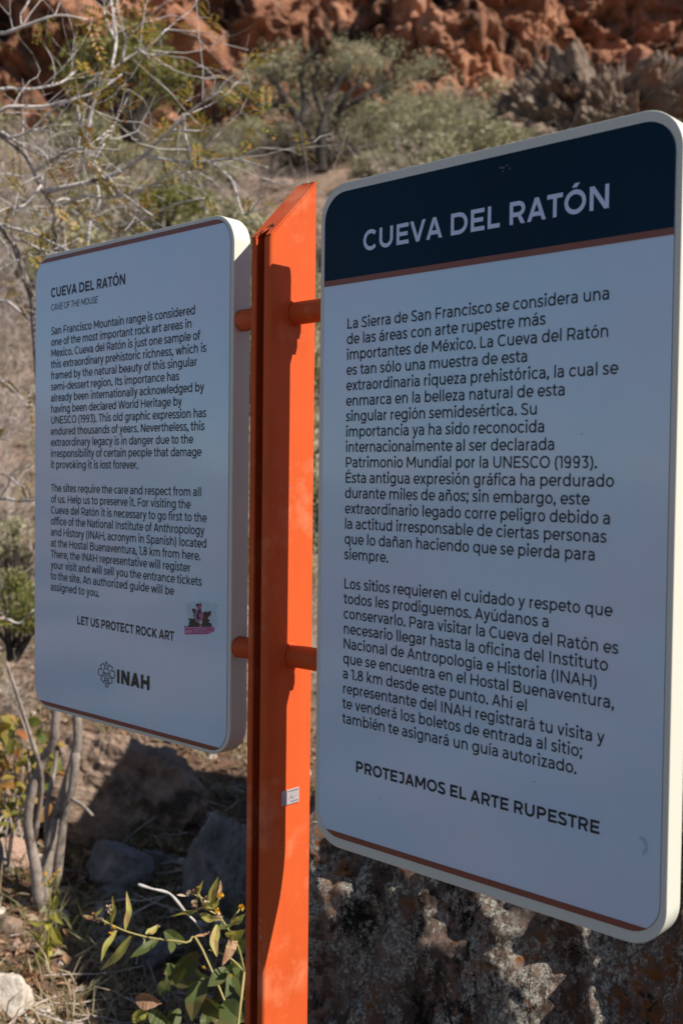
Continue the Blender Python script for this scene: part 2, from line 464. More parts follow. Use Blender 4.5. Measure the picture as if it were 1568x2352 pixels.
def ribbon(pts, h):
    P = [np.array(p, float) for p in pts]
    Q = [P[0]]
    for p in P[1:]:
        if np.linalg.norm(p - Q[-1]) > 1e-4: Q.append(p)
    P = Q; closed = len(P) > 4 and np.linalg.norm(P[0] - P[-1]) < 2e-3
    k = len(P); L, R_ = [], []
    for i in range(k):
        if closed:
            a = P[i] - P[i - 1] if i else P[0] - P[-2]
            b = P[i + 1] - P[i] if i < k - 1 else P[1] - P[0]
        else:
            a = P[i] - P[i - 1] if i else P[1] - P[0]
            b = P[i + 1] - P[i] if i < k - 1 else P[i] - P[i - 1]
        a = a / np.linalg.norm(a); b = b / np.linalg.norm(b)
        n = np.array([-a[1] - b[1], a[0] + b[0]]); n /= (np.linalg.norm(n) + 1e-9)
        c = max(0.5, n @ np.array([-a[1], a[0]]))
        L.append(P[i] + n * h / c); R_.append(P[i] - n * h / c)
    return L, R_


def text_line(mb, body, x0, x1, z, cap, w, y, slant=0.0):
    """Set one line on the plane y from x0 to x1 (its measured length) with the baseline at z."""
    items, pen = [], 0.0
    for ch in body:
        s, d, adv = glyph(ch, w); items.append((pen, s, d)); pen += adv
    em = cap / 0.70
    sx = (x1 - x0) / (pen - 0.12)
    h = w / 2
    k = 0
    for pen, s, d in items:
        k = 0
        for st in s:
            L, R_ = ribbon(st, h); n = len(L)
            yy = y - k * 1.5e-5; k += 1
            f = lambda p: (x0 + (pen + p[0] - 0.06) * sx + slant * p[1] * em, yy, z + p[1] * em)
            mb.add([f(p) for p in L] + [f(p) for p in R_], [(i, n + i, n + i + 1, i + 1) for i in range(n - 1)])
        for a, b, c, e in d:
            yy = y - k * 1.5e-5; k += 1
            ln = math.hypot(c - a, e - b); hw = h * ln / max(1e-6, abs(e - b))
            f = lambda p: (x0 + (pen + p[0] - 0.06) * sx + slant * p[1] * em, yy, z + p[1] * em)
            q = [(a - hw, b), (a + hw, b), (c + hw, e), (c - hw, e)]
            mb.add([f(p) for p in q], [(0, 1, 2, 3)] if e > b else [(3, 2, 1, 0)])


def text_block(name, rows, mat, parent, w, y, slant=0.0):
    mb = MB()
    for body, x0, x1, z, cap in rows: text_line(mb, body, x0, x1, z + G, cap, w, y, slant)
    return mb.build(name, mat, parent)


# ------------------------------------------------------------------ the double sign
def rrect(x0, x1, z0, z1, r, n=10):
    out = []
    for cx, cz, a in ((x1 - r, z1 - r, 0), (x0 + r, z1 - r, 90), (x0 + r, z0 + r, 180), (x1 - r, z0 + r, 270)):
        for i in range(n + 1):
            g = math.radians(a + 90 * i / n)
            out.append((cx + r * math.cos(g), cz + r * math.sin(g)))
    return out                                      # counter-clockwise seen from -y


def clip_z(poly, lo, hi):
    def half(P, zc, keep_above):
        out = []
        for i in range(len(P)):
            a, b = P[i - 1], P[i]
            ia = (a[1] >= zc) == keep_above or a[1] == zc; ib = (b[1] >= zc) == keep_above or b[1] == zc
            if ia != ib:
                t = (zc - a[1]) / (b[1] - a[1]); out.append((a[0] + t * (b[0] - a[0]), zc))
            if ib: out.append(b)
        return out
    return half(half(poly, lo, True), hi, False)


def prism(mb, poly, y0, y1, bev=0.0):
    """Extrude an outline (x, z) from front y0 to back y1 with a small rounded edge."""
    n = len(poly)
    cx = sum(p[0] for p in poly) / n; cz = sum(p[1] for p in poly) / n
    def ring(y, inset):
        o = []
        for i in range(n):
            a = np.array(poly[i - 1]); b = np.array(poly[(i + 1) % n]); t = b - a; t /= np.linalg.norm(t)
            o.append((poly[i][0] - t[1] * inset, y, poly[i][1] + t[0] * inset + G))
        return o
    rings = [ring(y0, bev), ring(y0 + bev * .3, bev * .3), ring(y0 + bev, 0), ring(y1 - bev, 0), ring(y1 - bev * .3, bev * .3), ring(y1, bev)] if bev else [ring(y0, 0), ring(y1, 0)]
    vs = [p for r in rings for p in r]; fs = []
    for k in range(len(rings) - 1):
        for i in range(n):
            fs.append((k * n + i, (k + 1) * n + i, (k + 1) * n + (i + 1) % n, k * n + (i + 1) % n))
    fs.append(tuple(range(n))); fs.append(tuple(reversed([(len(rings) - 1) * n + i for i in range(n)])))
    mb.add(vs, fs)


T = 0.0332
sign = empty('information_sign', (-0.088, 0.0166, 0.0))
tag(sign, 'orange metal post carrying two upright information boards about a cave, one each side', 'sign')

# post: an open lipped channel, groove towards the reader, top cut at 45 degrees
PX0, PX1, PY0, PY1 = -0.10851, -0.06746, -0.03017, 0.06336
ZT = 0.8380 + G


def rounded_corner(cx, cy, r, a0, a1, n=4):
    return [(cx + r * math.cos(math.radians(a0 + (a1 - a0) * i / n)), cy + r * math.sin(math.radians(a0 + (a1 - a0) * i / n))) for i in range(n + 1)]


wt, cr_, lip = 0.003, 0.005, 0.0122
ci = cr_ - wt
out = [(PX0 + lip, PY0)] + list(reversed(rounded_corner(PX0 + cr_, PY0 + cr_, cr_, 180, 270))) + list(reversed(rounded_corner(PX0 + cr_, PY1 - cr_, cr_, 90, 180))) \
    + list(reversed(rounded_corner(PX1 - cr_, PY1 - cr_, cr_, 0, 90))) + list(reversed(rounded_corner(PX1 - cr_, PY0 + cr_, cr_, 270, 360))) + [(PX1 - lip, PY0)]
inn = [(PX0 + lip, PY0 + wt)] + list(reversed(rounded_corner(PX0 + cr_, PY0 + cr_, ci, 180, 270))) + list(reversed(rounded_corner(PX0 + cr_, PY1 - cr_, ci, 90, 180))) \
    + list(reversed(rounded_corner(PX1 - cr_, PY1 - cr_, ci, 0, 90))) + list(reversed(rounded_corner(PX1 - cr_, PY0 + cr_, ci, 270, 360))) + [(PX1 - lip, PY0 + wt)]
mb = MB()
n = len(out)
vs = []
topz = lambda y: ZT + (y - PY0) * 1.0
for ring_ in (out, inn):
    vs += [(x, y, -0.4) for x, y in ring_]
    vs += [(x, y, topz(y)) for x, y in ring_]
fs = []
for i in range(n - 1):
    fs.append((i, n + i, n + i + 1, i + 1))
    fs.append((2 * n + i, 2 * n + i + 1, 3 * n + i + 1, 3 * n + i))
    fs.append((n + i, 3 * n + i, 3 * n + i + 1, n + i + 1))
fs.append((0, 2 * n, 3 * n, n)); fs.append((n - 1, 2 * n - 1, 4 * n - 1, 3 * n - 1))
mb.add(vs, fs)
post = mb.build('post', M['orange'], sign)
# sloping cap plate, torn open at its lower end above the groove
gx0, gx1 = PX0 + lip, PX1 - lip
notch = [(gx1 + .0015, PY0 + .001), (gx1 - .001, PY0 + .012), (gx1 + .003, PY0 + .0155), (gx1 - .0025, PY0 + .020), (gx1 - .008, PY0 + .0175), (gx0 + .006, PY0 + .011), (gx0 + .001, PY0 + .007), (gx0 - .002, PY0 + .001)]
outl = [(PX0 + .001, PY0 + .0015)] + [(PX0 + .001, PY1 - .001), (PX1 - .001, PY1 - .001), (PX1 - .001, PY0 + .0015)] + notch
mb = MB(); n = len(outl)
vs = [(x, y, topz(y) + .0035) for x, y in outl] + [(x, y, topz(y) + .0008) for x, y in outl]
mb.add(vs, [tuple(reversed(range(n))), tuple(n + i for i in range(n))] + [(i, (i + 1) % n, n + (i + 1) % n, n + i) for i in range(n)])
cap = mb.build('top_cap', M['orange'], sign)
mb = MB()
r3 = random.Random(3)
for k in range(26):                                  # flakes of rust round the tear and at the top edge
    if k < 16:
        x, y = notch[r3.randrange(1, 8)]; x += r3.gauss(0, .0015); y += r3.gauss(0, .0015)
    else:
        x, y = r3.uniform(PX0 + .006, PX1 - .001), PY1 - r3.uniform(.001, .005)
    x = min(max(x, PX0 + .003), PX1 - .002); y = max(y, PY0 + .003)
    s = r3.uniform(.0010, .0026); z = topz(y) + .0036
    ring_ = [(x + s * r3.uniform(.6, 1.2) * math.cos(a), y + s * r3.uniform(.6, 1.2) * math.sin(a)) for a in (0, 1.2, 2.4, 3.6, 4.9)]
    mb.add([(a, b, topz(b) + .0037) for a, b in ring_] + [(x, y, z + s * .9)], [(i, (i + 1) % 5, 5) for i in range(5)])
rust = mb.build('rust_flakes', M['rust'], cap); rust['kind'] = 'stuff'

mb = MB()                                            # maker's plate riveted to the post's flank
mb.box((PX1 + .0002, .0012, .0325 + G), (PX1 + .0016, .0362, .0538 + G))
plate = mb.build('maker_plate', M['plate'], sign)
plate['label'] = 'small silver plate with engraved marks'
mb = MB()
r4 = random.Random(5)
for row, (z, y0, y1) in enumerate(((.0505, .014, .0345), (.0352, .019, .033))):
    y = y0
    while y < y1:
        wd = r4.uniform(.0006, .0014)
        mb.add([(PX1 + .0018, y, z + G), (PX1 + .0018, y + wd, z + G), (PX1 + .0018, y + wd, z + G + r4.uniform(.0008, .0019)), (PX1 + .0018, y, z + G + .0014)], [(0, 1, 2, 3)]); y += wd + r4.uniform(.0004, .0010)
for (a, b, c, d_) in ((.0155, .0395, .0205, .0455), (.0200, .0455, .0235, .0385), (.0165, .0415, .0225, .0420), (.0225, .0400, .0270, .0412), (.0280, .0418, .0310, .0430)):
    t = .00035
    mb.add([(PX1 + .0018, a, b + G - t), (PX1 + .0018, c, d_ + G - t), (PX1 + .0018, c, d_ + G + t), (PX1 + .0018, a, b + G + t)], [(0, 1, 2, 3)])
mb.build('lettering', M['grey_ink'], plate)
mb = MB()
for (y, z, a, b) in ((-.0285, .006, .0012, .003), (-.0275, .0005, .001, .0025), (-.026, .016, .0006, .004), (.010, .49, .001, .0025)):   # chips in the paint of the flank
    mb.add([(PX1 + .0004, y - a, z + G), (PX1 + .0004, y + a * .4, z - b + G), (PX1 + .0004, y + a, z + G), (PX1 + .0004, y + a * .2, z + b * 1.3 + G)], [(0, 1, 2, 3)])
for (z, a, b) in ((-.125, .0012, .003), (-.15, .0016, .0045), (-.19, .0006, .002), (-.105, .0005, .002)):
    mb.add([(PX1 - .006 - a, PY0 - .0004, z + G), (PX1 - .006 + a * .4, PY0 - .0004, z - b + G), (PX1 - .006 + a, PY0 - .0004, z + G), (PX1 - .006 + a * .2, PY0 - .0004, z + b * 1.3 + G)], [(0, 1, 2, 3)])
chips = mb.build('paint_chips', M['chip'], post); chips['kind'] = 'stuff'

BAR_Y, BAR_R = 0.0166, 0.0161
for z in (0.73693, 0.24843):
    for a, b in ((PX1 - .001, 0.002), (-0.17574 - .002, PX0 + .001)):
        mb = MB()
        xs = [a + (b - a) * i / 6 for i in range(7)]
        mb.tube([(x, BAR_Y, z + G) for x in xs], BAR_R, 28)
        if b > -0.05:                                # small welded lugs on the far side of the tube
            for xc in ((-.052, -.030) if z > .5 else (-.036,)):
                mb.box((xc, BAR_Y + BAR_R * .75, z + G - .008), (xc + .010, BAR_Y + BAR_R + .004, z + G + .006))
        # weld bead where the tube meets the post
        xw = PX1 if b > -0.05 else PX0
        sgn = 1 if b > -0.05 else -1
        mb.tube([(xw + sgn * .0012, BAR_Y + (BAR_R + .0006) * math.cos(q), z + G + (BAR_R + .0006) * math.sin(q)) for q in [2 * math.pi * i / 28 for i in range(29)]], .0022, 5, cap=False)
        mb.build('mounting_tube', M['orange'], sign, smooth=True)


def board(x0, x1, z0, z1, label, inset, r):
    mb = MB(); prism(mb, rrect(x0, x1, z0, z1, r, 14), 0.0, T, 0.0011)
    o = mb.build('board', M['cream'], sign); o['label'] = label
    l, rt, b, t = inset
    inner = rrect(x0 + l, x1 - rt, z0 + b, z1 - t, r * 0.80, 8)
    mb = MB()                                        # dark hairline where the vinyl meets the frame
    outer = rrect(x0 + l - .0005, x1 - rt + .0005, z0 + b - .0005, z1 - t + .0005, r * 0.80, 8)
    prism(mb, outer, -0.0002, 0.0008)
    mb.build('gasket', M['dark_gap'], o)
    mb = MB(); prism(mb, inner, -0.0006, 0.0012)
    mb.build('face_panel', M['panel'], o)
    return o, inner


def strip(name, inner, lo, hi, y, mat, parent):
    poly = clip_z(inner, lo, hi)
    mb = MB(); mb.add([(x, y, z + G) for x, z in poly], [tuple(range(len(poly)))])
    return mb.build(name, mat, parent)


# Spanish board
spanish, inner = board(0.0, 0.51754, 0.0, 0.9, 'large white board in Spanish under a dark navy title band', (.0080, .0080, .0142, .0128), 0.046)
strip('title_band', inner, .7700, .95, -.0010, M['navy'], spanish)
strip('stripe', inner, .7637, .7712, -.0013, M['stripe'], spanish)
strip('stripe', inner, .0, .0220, -.0010, M['stripe'], spanish)
rows_es = [("La Sierra de San Francisco se considera una", .4364), ("de las áreas con arte rupestre más", .3559), ("importantes de México. La Cueva del Ratón", .4362),
           ("es tan sólo una muestra de esta", .3329), ("extraordinaria riqueza prehistórica, la cual se", .4481), ("enmarca en la belleza natural de esta", .3832),
           ("singular región semidesértica. Su", .3470), ("importancia ya ha sido reconocida", .3573), ("internacionalmente al ser declarada", .3709),
           ("Patrimonio Mundial por la UNESCO (1993).", .4249), ("Ésta antigua expresión gráfica ha perdurado", .4460), ("durante miles de años; sin embargo, este", .4161),
           ("extraordinario legado corre peligro debido a", .4427), ("la actitud irresponsable de ciertas personas", .4384), ("que lo dañan haciendo que se pierda para", .4250), ("siempre.", .1265)]
CAPH = 0.01385
text_block('lettering', [(t, .0511, e, .7035 - .02057 * i, CAPH) for i, (t, e) in enumerate(rows_es)], M['ink'], spanish, 0.098, -.0012)
rows_es2 = [("Los sitios requieren el cuidado y respeto que", .4470), ("todos les prodiguemos. Ayúdanos a", .3677), ("conservarlo. Para visitar la Cueva del Ratón es", .4553),
            ("necesario llegar hasta la oficina del Instituto", .4431), ("Nacional de Antropología e Historia (INAH)", .4302), ("que se encuentra en el Hostal Buenaventura,", .4514),
            ("a 1.8 km desde este punto. Ahí el", .3405), ("representante del INAH registrará tu visita y", .4405), ("te venderá los boletos de entrada al sitio;", .4134), ("también te asignará un guía autorizado.", .4067)]
text_block('lettering', [(t, .0511, e, .3553 - .02028 * i, CAPH) for i, (t, e) in enumerate(rows_es2)], M['ink'], spanish, 0.098, -.0012)
text_block('lettering', [("CUEVA DEL RATÓN", .0785, .4347, .8032, .0265)], M['white_ink'], spanish, 0.135, -.0014)
text_block('lettering', [("PROTEJAMOS EL ARTE RUPESTRE", .0760, .4369, .1108, .0150)], M['ink'], spanish, 0.140, -.0012)
mb = MB()
r5 = random.Random(11)
for cx_, cz_, n_, sd in ((.298, .8715, 9, .003),):
    for k in range(n_):
        a, b = cx_ + r5.gauss(0, sd), cz_ + r5.gauss(0, sd); t = r5.uniform(0, 6.28); l = r5.uniform(.001, .004); wd = .00022
        dx, dz = math.cos(t), math.sin(t)
        mb.add([(a - dz * wd, -.0016, b + dx * wd + G), (a + dz * wd, -.0016, b - dx * wd + G), (a + dx * l + dz * wd, -.0016, b + dz * l - dx * wd + G), (a + dx * l - dz * wd, -.0016, b + dz * l + dx * wd + G)], [(0, 1, 2, 3)])
mb.build('scratches', M['chip'], spanish)
mb = MB()
for a, b in ((.406, .557), (.118, .083), (.040, .168), (.352, .153), (.085, .905)):
    if b < .9: mb.add([(a + .0007 * math.cos(q), -.0011, b + G + .0009 * math.sin(q)) for q in [k * math.pi / 3 for k in range(6)]], [tuple(range(6))])
mb.build('specks', M['ink'], spanish)['kind'] = 'stuff'
mb = MB()
for k in range(7):
    q0 = -1.2 + k * .42
    mb.add([(.486 + .009 * math.cos(q) * s_, -.0011, .110 + G + .011 * math.sin(q) * s_) for q, s_ in ((q0, .62), (q0, 1.0), (q0 + .45, .97), (q0 + .45, .6))], [(0, 1, 2, 3)])
mb.build('smudge', paint('grease', (0.46, 0.58, 0.68), 0.2, 90, 0.5), spanish)

# English board
english, inner = board(-0.71048, -0.17574, 0.0808, 0.8962, 'white board in English with a pink sticker and a round emblem', (.0036, .0082, .0062, .0068), 0.046)
strip('stripe', inner, .8822, .95, -.0010, M['stripe'], english)
strip('stripe', inner, .0, .0938, -.0010, M['stripe'], english)
rows_en = [("San Francisco Mountain range is considered", -.2631), ("one of the most important rock art areas in", -.2711), ("Mexico. Cueva del Ratón is just one sample of", -.2514), ("this extraordinary prehistoric richness, which is", -.2369),
           ("framed by the natural beauty of this singular", -.2581), ("semi-dessert region. Its importance has", -.3007), ("already been internationally acknowledged by", -.2413), ("having been declared World Heritage by", -.2939),
           ("UNESCO (1993). This old graphic expression has", -.2358), ("endured thousands of years. Nevertheless, this", -.2396), ("extraordinary legacy is in danger due to the", -.2660), ("irresponsibility of certain people that damage", -.2462), ("it provoking it is lost forever.", -.4036)]
text_block('lettering', [(t, -.6568, e, .7525 - .01978 * i, .0136) for i, (t, e) in enumerate(rows_en)], M['ink'], english, 0.097, -.0012)
rows_en2 = [("The sites require the care and respect from all", -.2456), ("of us. Help us to preserve it. For visiting the", -.2711), ("Cueva del Ratón it is necessary to go first to the", -.2329), ("office of the National Institute of Anthropology", -.2378),
            ("and History (INAH, acronym in Spanish) located", -.2325), ("at the Hostal Buenaventura, 1.8 km from here.", -.2465), ("There, the INAH representative will register", -.2700), ("your visit and will sell you the entrance tickets", -.2429), ("to the site. An authorized guide will be", -.3100), ("assigned to you.", -.5091)]
text_block('lettering', [(t, -.6556, e, .4735 - .01965 * i, .0136) for i, (t, e) in enumerate(rows_en2)], M['ink'], english, 0.097, -.0012)
text_block('lettering', [("CUEVA DEL RATÓN", -.6575, -.4402, .8184, .0170)], M['ink'], english, 0.135, -.0012)
text_block('lettering', [("CAVE OF THE MOUSE", -.6575, -.5179, .7955, .0112)], M['ink'], english, 0.082, -.0012, 0.2)
text_block('lettering', [("LET US PROTECT ROCK ART", -.5731, -.3092, .2440, .0150)], M['olive_ink'], english, 0.140, -.0012)
text_block('lettering', [("INAH", -.4573, -.3690, .1568, .0233)], M['olive_ink'], english, 0.20, -.0012)
LOGO = [[(-0.4919, 0.1779), (-0.4873, 0.1892), (-0.482, 0.178)], [(-0.5, 0.1735), (-0.5042, 0.1811), (-0.4951, 0.1852), (-0.4919, 0.1786)],
        [(-0.4814, 0.1799), (-0.479, 0.1847), (-0.4697, 0.1811), (-0.473, 0.1744)], [(-0.4987, 0.1651), (-0.5024, 0.1571), (-0.4942, 0.1523), (-0.4915, 0.159)],
        [(-0.4751, 0.1653), (-0.4701, 0.1567), (-0.4793, 0.1518), (-0.4819, 0.1599)], [(-0.4962, 0.1691), (-0.4776, 0.1697)],
        curve2([(-0.5, 0.1738), (-0.5076, 0.1743), (-0.5103, 0.1688), (-0.5075, 0.1635), (-0.4987, 0.1636)]), curve2([(-0.4734, 0.1743), (-0.466, 0.1753), (-0.4632, 0.1705), (-0.4671, 0.163), (-0.4745, 0.1653)]),
        arc(-.4870, .1687, .0097, .0087, 0, 360, 26), arc(-.4868, .1690, .0050, .0045, 180, 360, 12),
        curve2([(-0.4915, 0.1586), (-0.4905, 0.1561), (-0.4865, 0.156), (-0.4825, 0.1576), (-0.4819, 0.1599)]), arc(-.4858, .1496, .0036, .0039, 0, 360, 16)]
mb = MB()
for k, st in enumerate(LOGO):
    L, R_ = ribbon(st, .0007); n = len(L); yy = -.0012 - k * 1.5e-5
    mb.add([(a, yy, b + G) for a, b in L] + [(a, yy, b + G) for a, b in R_], [(i, n + i, n + i + 1, i + 1) for i in range(n - 1)])
mb.build('emblem', M['olive_ink'], english)

# torn sticker: paper, dark rock shape, two fists and a chain, a pink text strip
STK = {'glue': [(-0.2777, 0.3077), (-0.2412, 0.313), (-0.2018, 0.3111), (-0.2104, 0.3029), (-0.2046, 0.2818), (-0.2124, 0.2694), (-0.2822, 0.2571), (-0.2782, 0.2826)],
       'pink_ink': [(-0.2827, 0.2679), (-0.2125, 0.276), (-0.2124, 0.2694), (-0.2276, 0.2635), (-0.2817, 0.2571)],
       'olive_ink': [(-0.2836, 0.2684), (-0.2832, 0.2709), (-0.2798, 0.2704), (-0.2764, 0.2694), (-0.2714, 0.2745), (-0.2723, 0.2772), (-0.2698, 0.2801), (-0.274, 0.2819), (-0.2707, 0.2838), (-0.264, 0.2837), (-0.2594, 0.2847), (-0.2624, 0.2884), (-0.2599, 0.2903), (-0.2633, 0.2948), (-0.2654, 0.2979), (-0.2617, 0.3001), (-0.2559, 0.2988), (-0.2501, 0.2993), (-0.2526, 0.3023), (-0.2568, 0.3062), (-0.2543, 0.3075), (-0.2428, 0.3091), (-0.242, 0.3065), (-0.2436, 0.302), (-0.2427, 0.2957), (-0.2386, 0.295), (-0.2345, 0.2981), (-0.2272, 0.2971), (-0.224, 0.2996), (-0.22, 0.2989), (-0.2207, 0.2935), (-0.2263, 0.2898), (-0.2279, 0.2869), (-0.2222, 0.2854), (-0.2258, 0.2818), (-0.2198, 0.2808), (-0.2177, 0.2773), (-0.2181, 0.2757)]}
FIST = [[(-0.2484, 0.293), (-0.2443, 0.2947), (-0.2394, 0.2949), (-0.2373, 0.2919), (-0.2377, 0.2876), (-0.2409, 0.2835), (-0.2441, 0.2827), (-0.2462, 0.2868), (-0.2485, 0.2892)], [(-0.2502, 0.3055), (-0.2424, 0.3067), (-0.2435, 0.3015), (-0.2456, 0.3019), (-0.248, 0.2973), (-0.2492, 0.2978)], [(-0.2467, 0.2765), (-0.241, 0.2768), (-0.2412, 0.273), (-0.2469, 0.2724)]]
mb = MB()


def flat(poly, y, mi):
    import mathutils
    tri = mathutils.geometry.tessellate_polygon([[Vector((a, b, 0)) for a, b in poly]])
    pts = [(a, y, b + G) for a, b in poly]
    fs = []
    for a, b, c in tri:
        ar = (poly[b][0] - poly[a][0]) * (poly[c][1] - poly[a][1]) - (poly[b][1] - poly[a][1]) * (poly[c][0] - poly[a][0])
        fs.append((a, b, c) if ar > 0 else (a, c, b))
    mb.add(pts, fs, mi)


smats = [M['glue'], M['olive_ink'], M['pink_ink'], M['pale_pink']]
flat(STK['glue'], -.00085, 0); flat(STK['olive_ink'], -.0010, 1); flat(STK['pink_ink'], -.0011, 2)
for f_ in FIST: flat(f_, -.0012, 2)
flat([(-0.2462, 0.2825), (-0.2397, 0.2831), (-0.2408, 0.2774), (-0.247, 0.2775)], -.0012, 3)
CH = [(-0.2546, 0.2994), (-0.2529, 0.2958), (-0.2556, 0.2930), (-0.2566, 0.2895), (-0.2565, 0.2863), (-0.254, 0.2828), (-0.2499, 0.281), (-0.2458, 0.282)]
for k, (a, b) in enumerate(CH):
    L, R_ = ribbon(arc(a, b, .0018, .0021, 0, 360, 10), .0004); n = len(L); yy = -.0013 - k * 1.5e-5
    mb.add([(p, yy, q + G) for p, q in L] + [(p, yy, q + G) for p, q in R_], [(i, n + i, n + i + 1, i + 1) for i in range(n - 1)], 3)
for (a, b), (c, d_), step in (((-.2797, .2618), (-.2625, .2640), .0040), ((-.2597, .2676), (-.231, .2706), .0017), ((-.2596, .2636), (-.2358, .2661), .0017), ((-.2285, .2669), (-.2156, .2682), .0015)):
    m_ = int((c - a) / step)
    for i in range(m_):
        x = a + (c - a) * i / m_; z = b + (d_ - b) * i / m_; hh = step * r5.uniform(.55, .9)
        mb.add([(x, -.0013, z - hh / 2 + G), (x + step * .72, -.0013, z - hh / 2 + G), (x + step * .72, -.0013, z + hh / 2 + G), (x, -.0013, z + hh / 2 + G)], [(0, 1, 2, 3)], 3)
st = mb.build('sticker', smats, english); st['label'] = 'torn sticker with raised fist, chain and pink strip'


# ------------------------------------------------------------------ ground: one sheet out to the horizon, rising into the hillside
def fbm(p, o=4):
    a, f, s = 1.0, 1.0, 0.0
    for _ in range(o):
        s += a * noise.noise((p[0] * f, p[1] * f, p[2] * f)); a *= 0.5; f *= 2.03
    return s


m, nt, b = new_mat('dry_soil')
c = ramp(nt, nz(nt, 0.9, 8, 0.65), [(0.3, (0.26, 0.175, 0.125)), (0.5, (0.37, 0.26, 0.195)), (0.7, (0.47, 0.345, 0.27))])
c = mix(nt, ramp(nt, nz(nt, 7, 6, 0.7), [(0.5, 0), (0.66, 1)]), c, (0.085, 0.062, 0.045))
c = mix(nt, ramp(nt, nz(nt, 24, 5, 0.7), [(0.54, 0), (0.70, 1)]), c, (0.34, 0.26, 0.20))
c = mix(nt, ramp(nt, nz(nt, 0.35, 4), [(0.52, 0), (0.66, 0.55)]), c, (0.24, 0.135, 0.09))
tc = nt.nodes.new('ShaderNodeTexCoord'); sx = nt.nodes.new('ShaderNodeSeparateXYZ'); nt.links.new(tc.outputs['Object'], sx.inputs[0])


def mrange(src, a, b_):
    k = nt.nodes.new('ShaderNodeMapRange'); k.inputs[1].default_value = a; k.inputs[2].default_value = b_
    nt.links.new(src, k.inputs[0]); return k.outputs[0]


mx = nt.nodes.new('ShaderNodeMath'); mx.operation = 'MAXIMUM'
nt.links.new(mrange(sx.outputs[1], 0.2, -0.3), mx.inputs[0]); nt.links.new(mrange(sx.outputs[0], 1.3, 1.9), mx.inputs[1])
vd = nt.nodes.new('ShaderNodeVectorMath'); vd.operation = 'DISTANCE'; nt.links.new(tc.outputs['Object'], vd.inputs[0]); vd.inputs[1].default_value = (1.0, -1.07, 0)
c = mix(nt, mrange(vd.outputs['Value'], 4.6, 6.4), mix(nt, 1.0, c, (0.62, 0.56, 0.52), 'MULTIPLY'), c)   # near soil: leaf litter tone, also darkened to deepen the shade
unseen_ground = ramp(nt, nz(nt, 0.55, 6, 0.6), [(0.42, (0.05, 0.044, 0.034)), (0.49, (0.14, 0.11, 0.09)), (0.56, (0.42, 0.335, 0.31))])
unseen_ground = mix(nt, mrange(sx.outputs[1], -0.9, -2.2), (0.055, 0.048, 0.036), unseen_ground)
c = mix(nt, mx.outputs[0], c, unseen_ground)                  # unseen ground darkened to cut bounce; pale patches added for board reflections
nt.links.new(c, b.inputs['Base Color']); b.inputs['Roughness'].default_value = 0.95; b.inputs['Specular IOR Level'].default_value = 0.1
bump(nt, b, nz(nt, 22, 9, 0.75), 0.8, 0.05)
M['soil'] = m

mb = MB()
A0 = YAW + math.pi / 2
angs = sorted(set([round(math.radians(-30 + 0.42 * i), 5) for i in range(144)] + [math.radians(a) for a in range(30, 331, 6)]))
rad = [0.0] + [0.5 * 1.028 ** i for i in range(246)]
vs = [(CAM[0], CAM[1], terrain(CAM[0], CAM[1]))]
for r in rad[1:]:
    for a in angs:
        x, y = CAM[0] + r * math.cos(A0 + a), CAM[1] + r * math.sin(A0 + a)
        vs.append((x, y, terrain(x, y)))
na = len(angs); fs = [(0, 1 + i, 1 + (i + 1) % na) for i in range(na)]
for k in range(len(rad) - 2):
    for i in range(na):
        fs.append((1 + k * na + i, 1 + (k + 1) * na + i, 1 + (k + 1) * na + (i + 1) % na, 1 + k * na + (i + 1) % na))
mb.add(vs, fs)
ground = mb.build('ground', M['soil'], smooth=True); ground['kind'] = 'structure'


# ------------------------------------------------------------------ rocks
def ico(sub):
    t = (1 + 5 ** 0.5) / 2
    v = [Vector(q).normalized() for q in ((-1, t, 0), (1, t, 0), (-1, -t, 0), (1, -t, 0), (0, -1, t), (0, 1, t), (0, -1, -t), (0, 1, -t), (t, 0, -1), (t, 0, 1), (-t, 0, -1), (-t, 0, 1))]
    f = [(0, 11, 5), (0, 5, 1), (0, 1, 7), (0, 7, 10), (0, 10, 11), (1, 5, 9), (5, 11, 4), (11, 10, 2), (10, 7, 6), (7, 1, 8), (3, 9, 4), (3, 4, 2), (3, 2, 6), (3, 6, 8), (3, 8, 9), (4, 9, 5), (2, 4, 11), (6, 2, 10), (8, 6, 7), (9, 8, 1)]
    for _ in range(sub):
        mid, nf = {}, []
        def mp(a, b_):
            k = (a, b_) if a < b_ else (b_, a)
            if k not in mid:
                v.append((v[a] + v[b_]).normalized()); mid[k] = len(v) - 1
            return mid[k]
        for a, b_, c_ in f:
            x, y, z = mp(a, b_), mp(b_, c_), mp(c_, a)
            nf += [(a, x, z), (b_, y, x), (c_, z, y), (x, y, z)]
        f = nf
    return v, f


ICO = {}


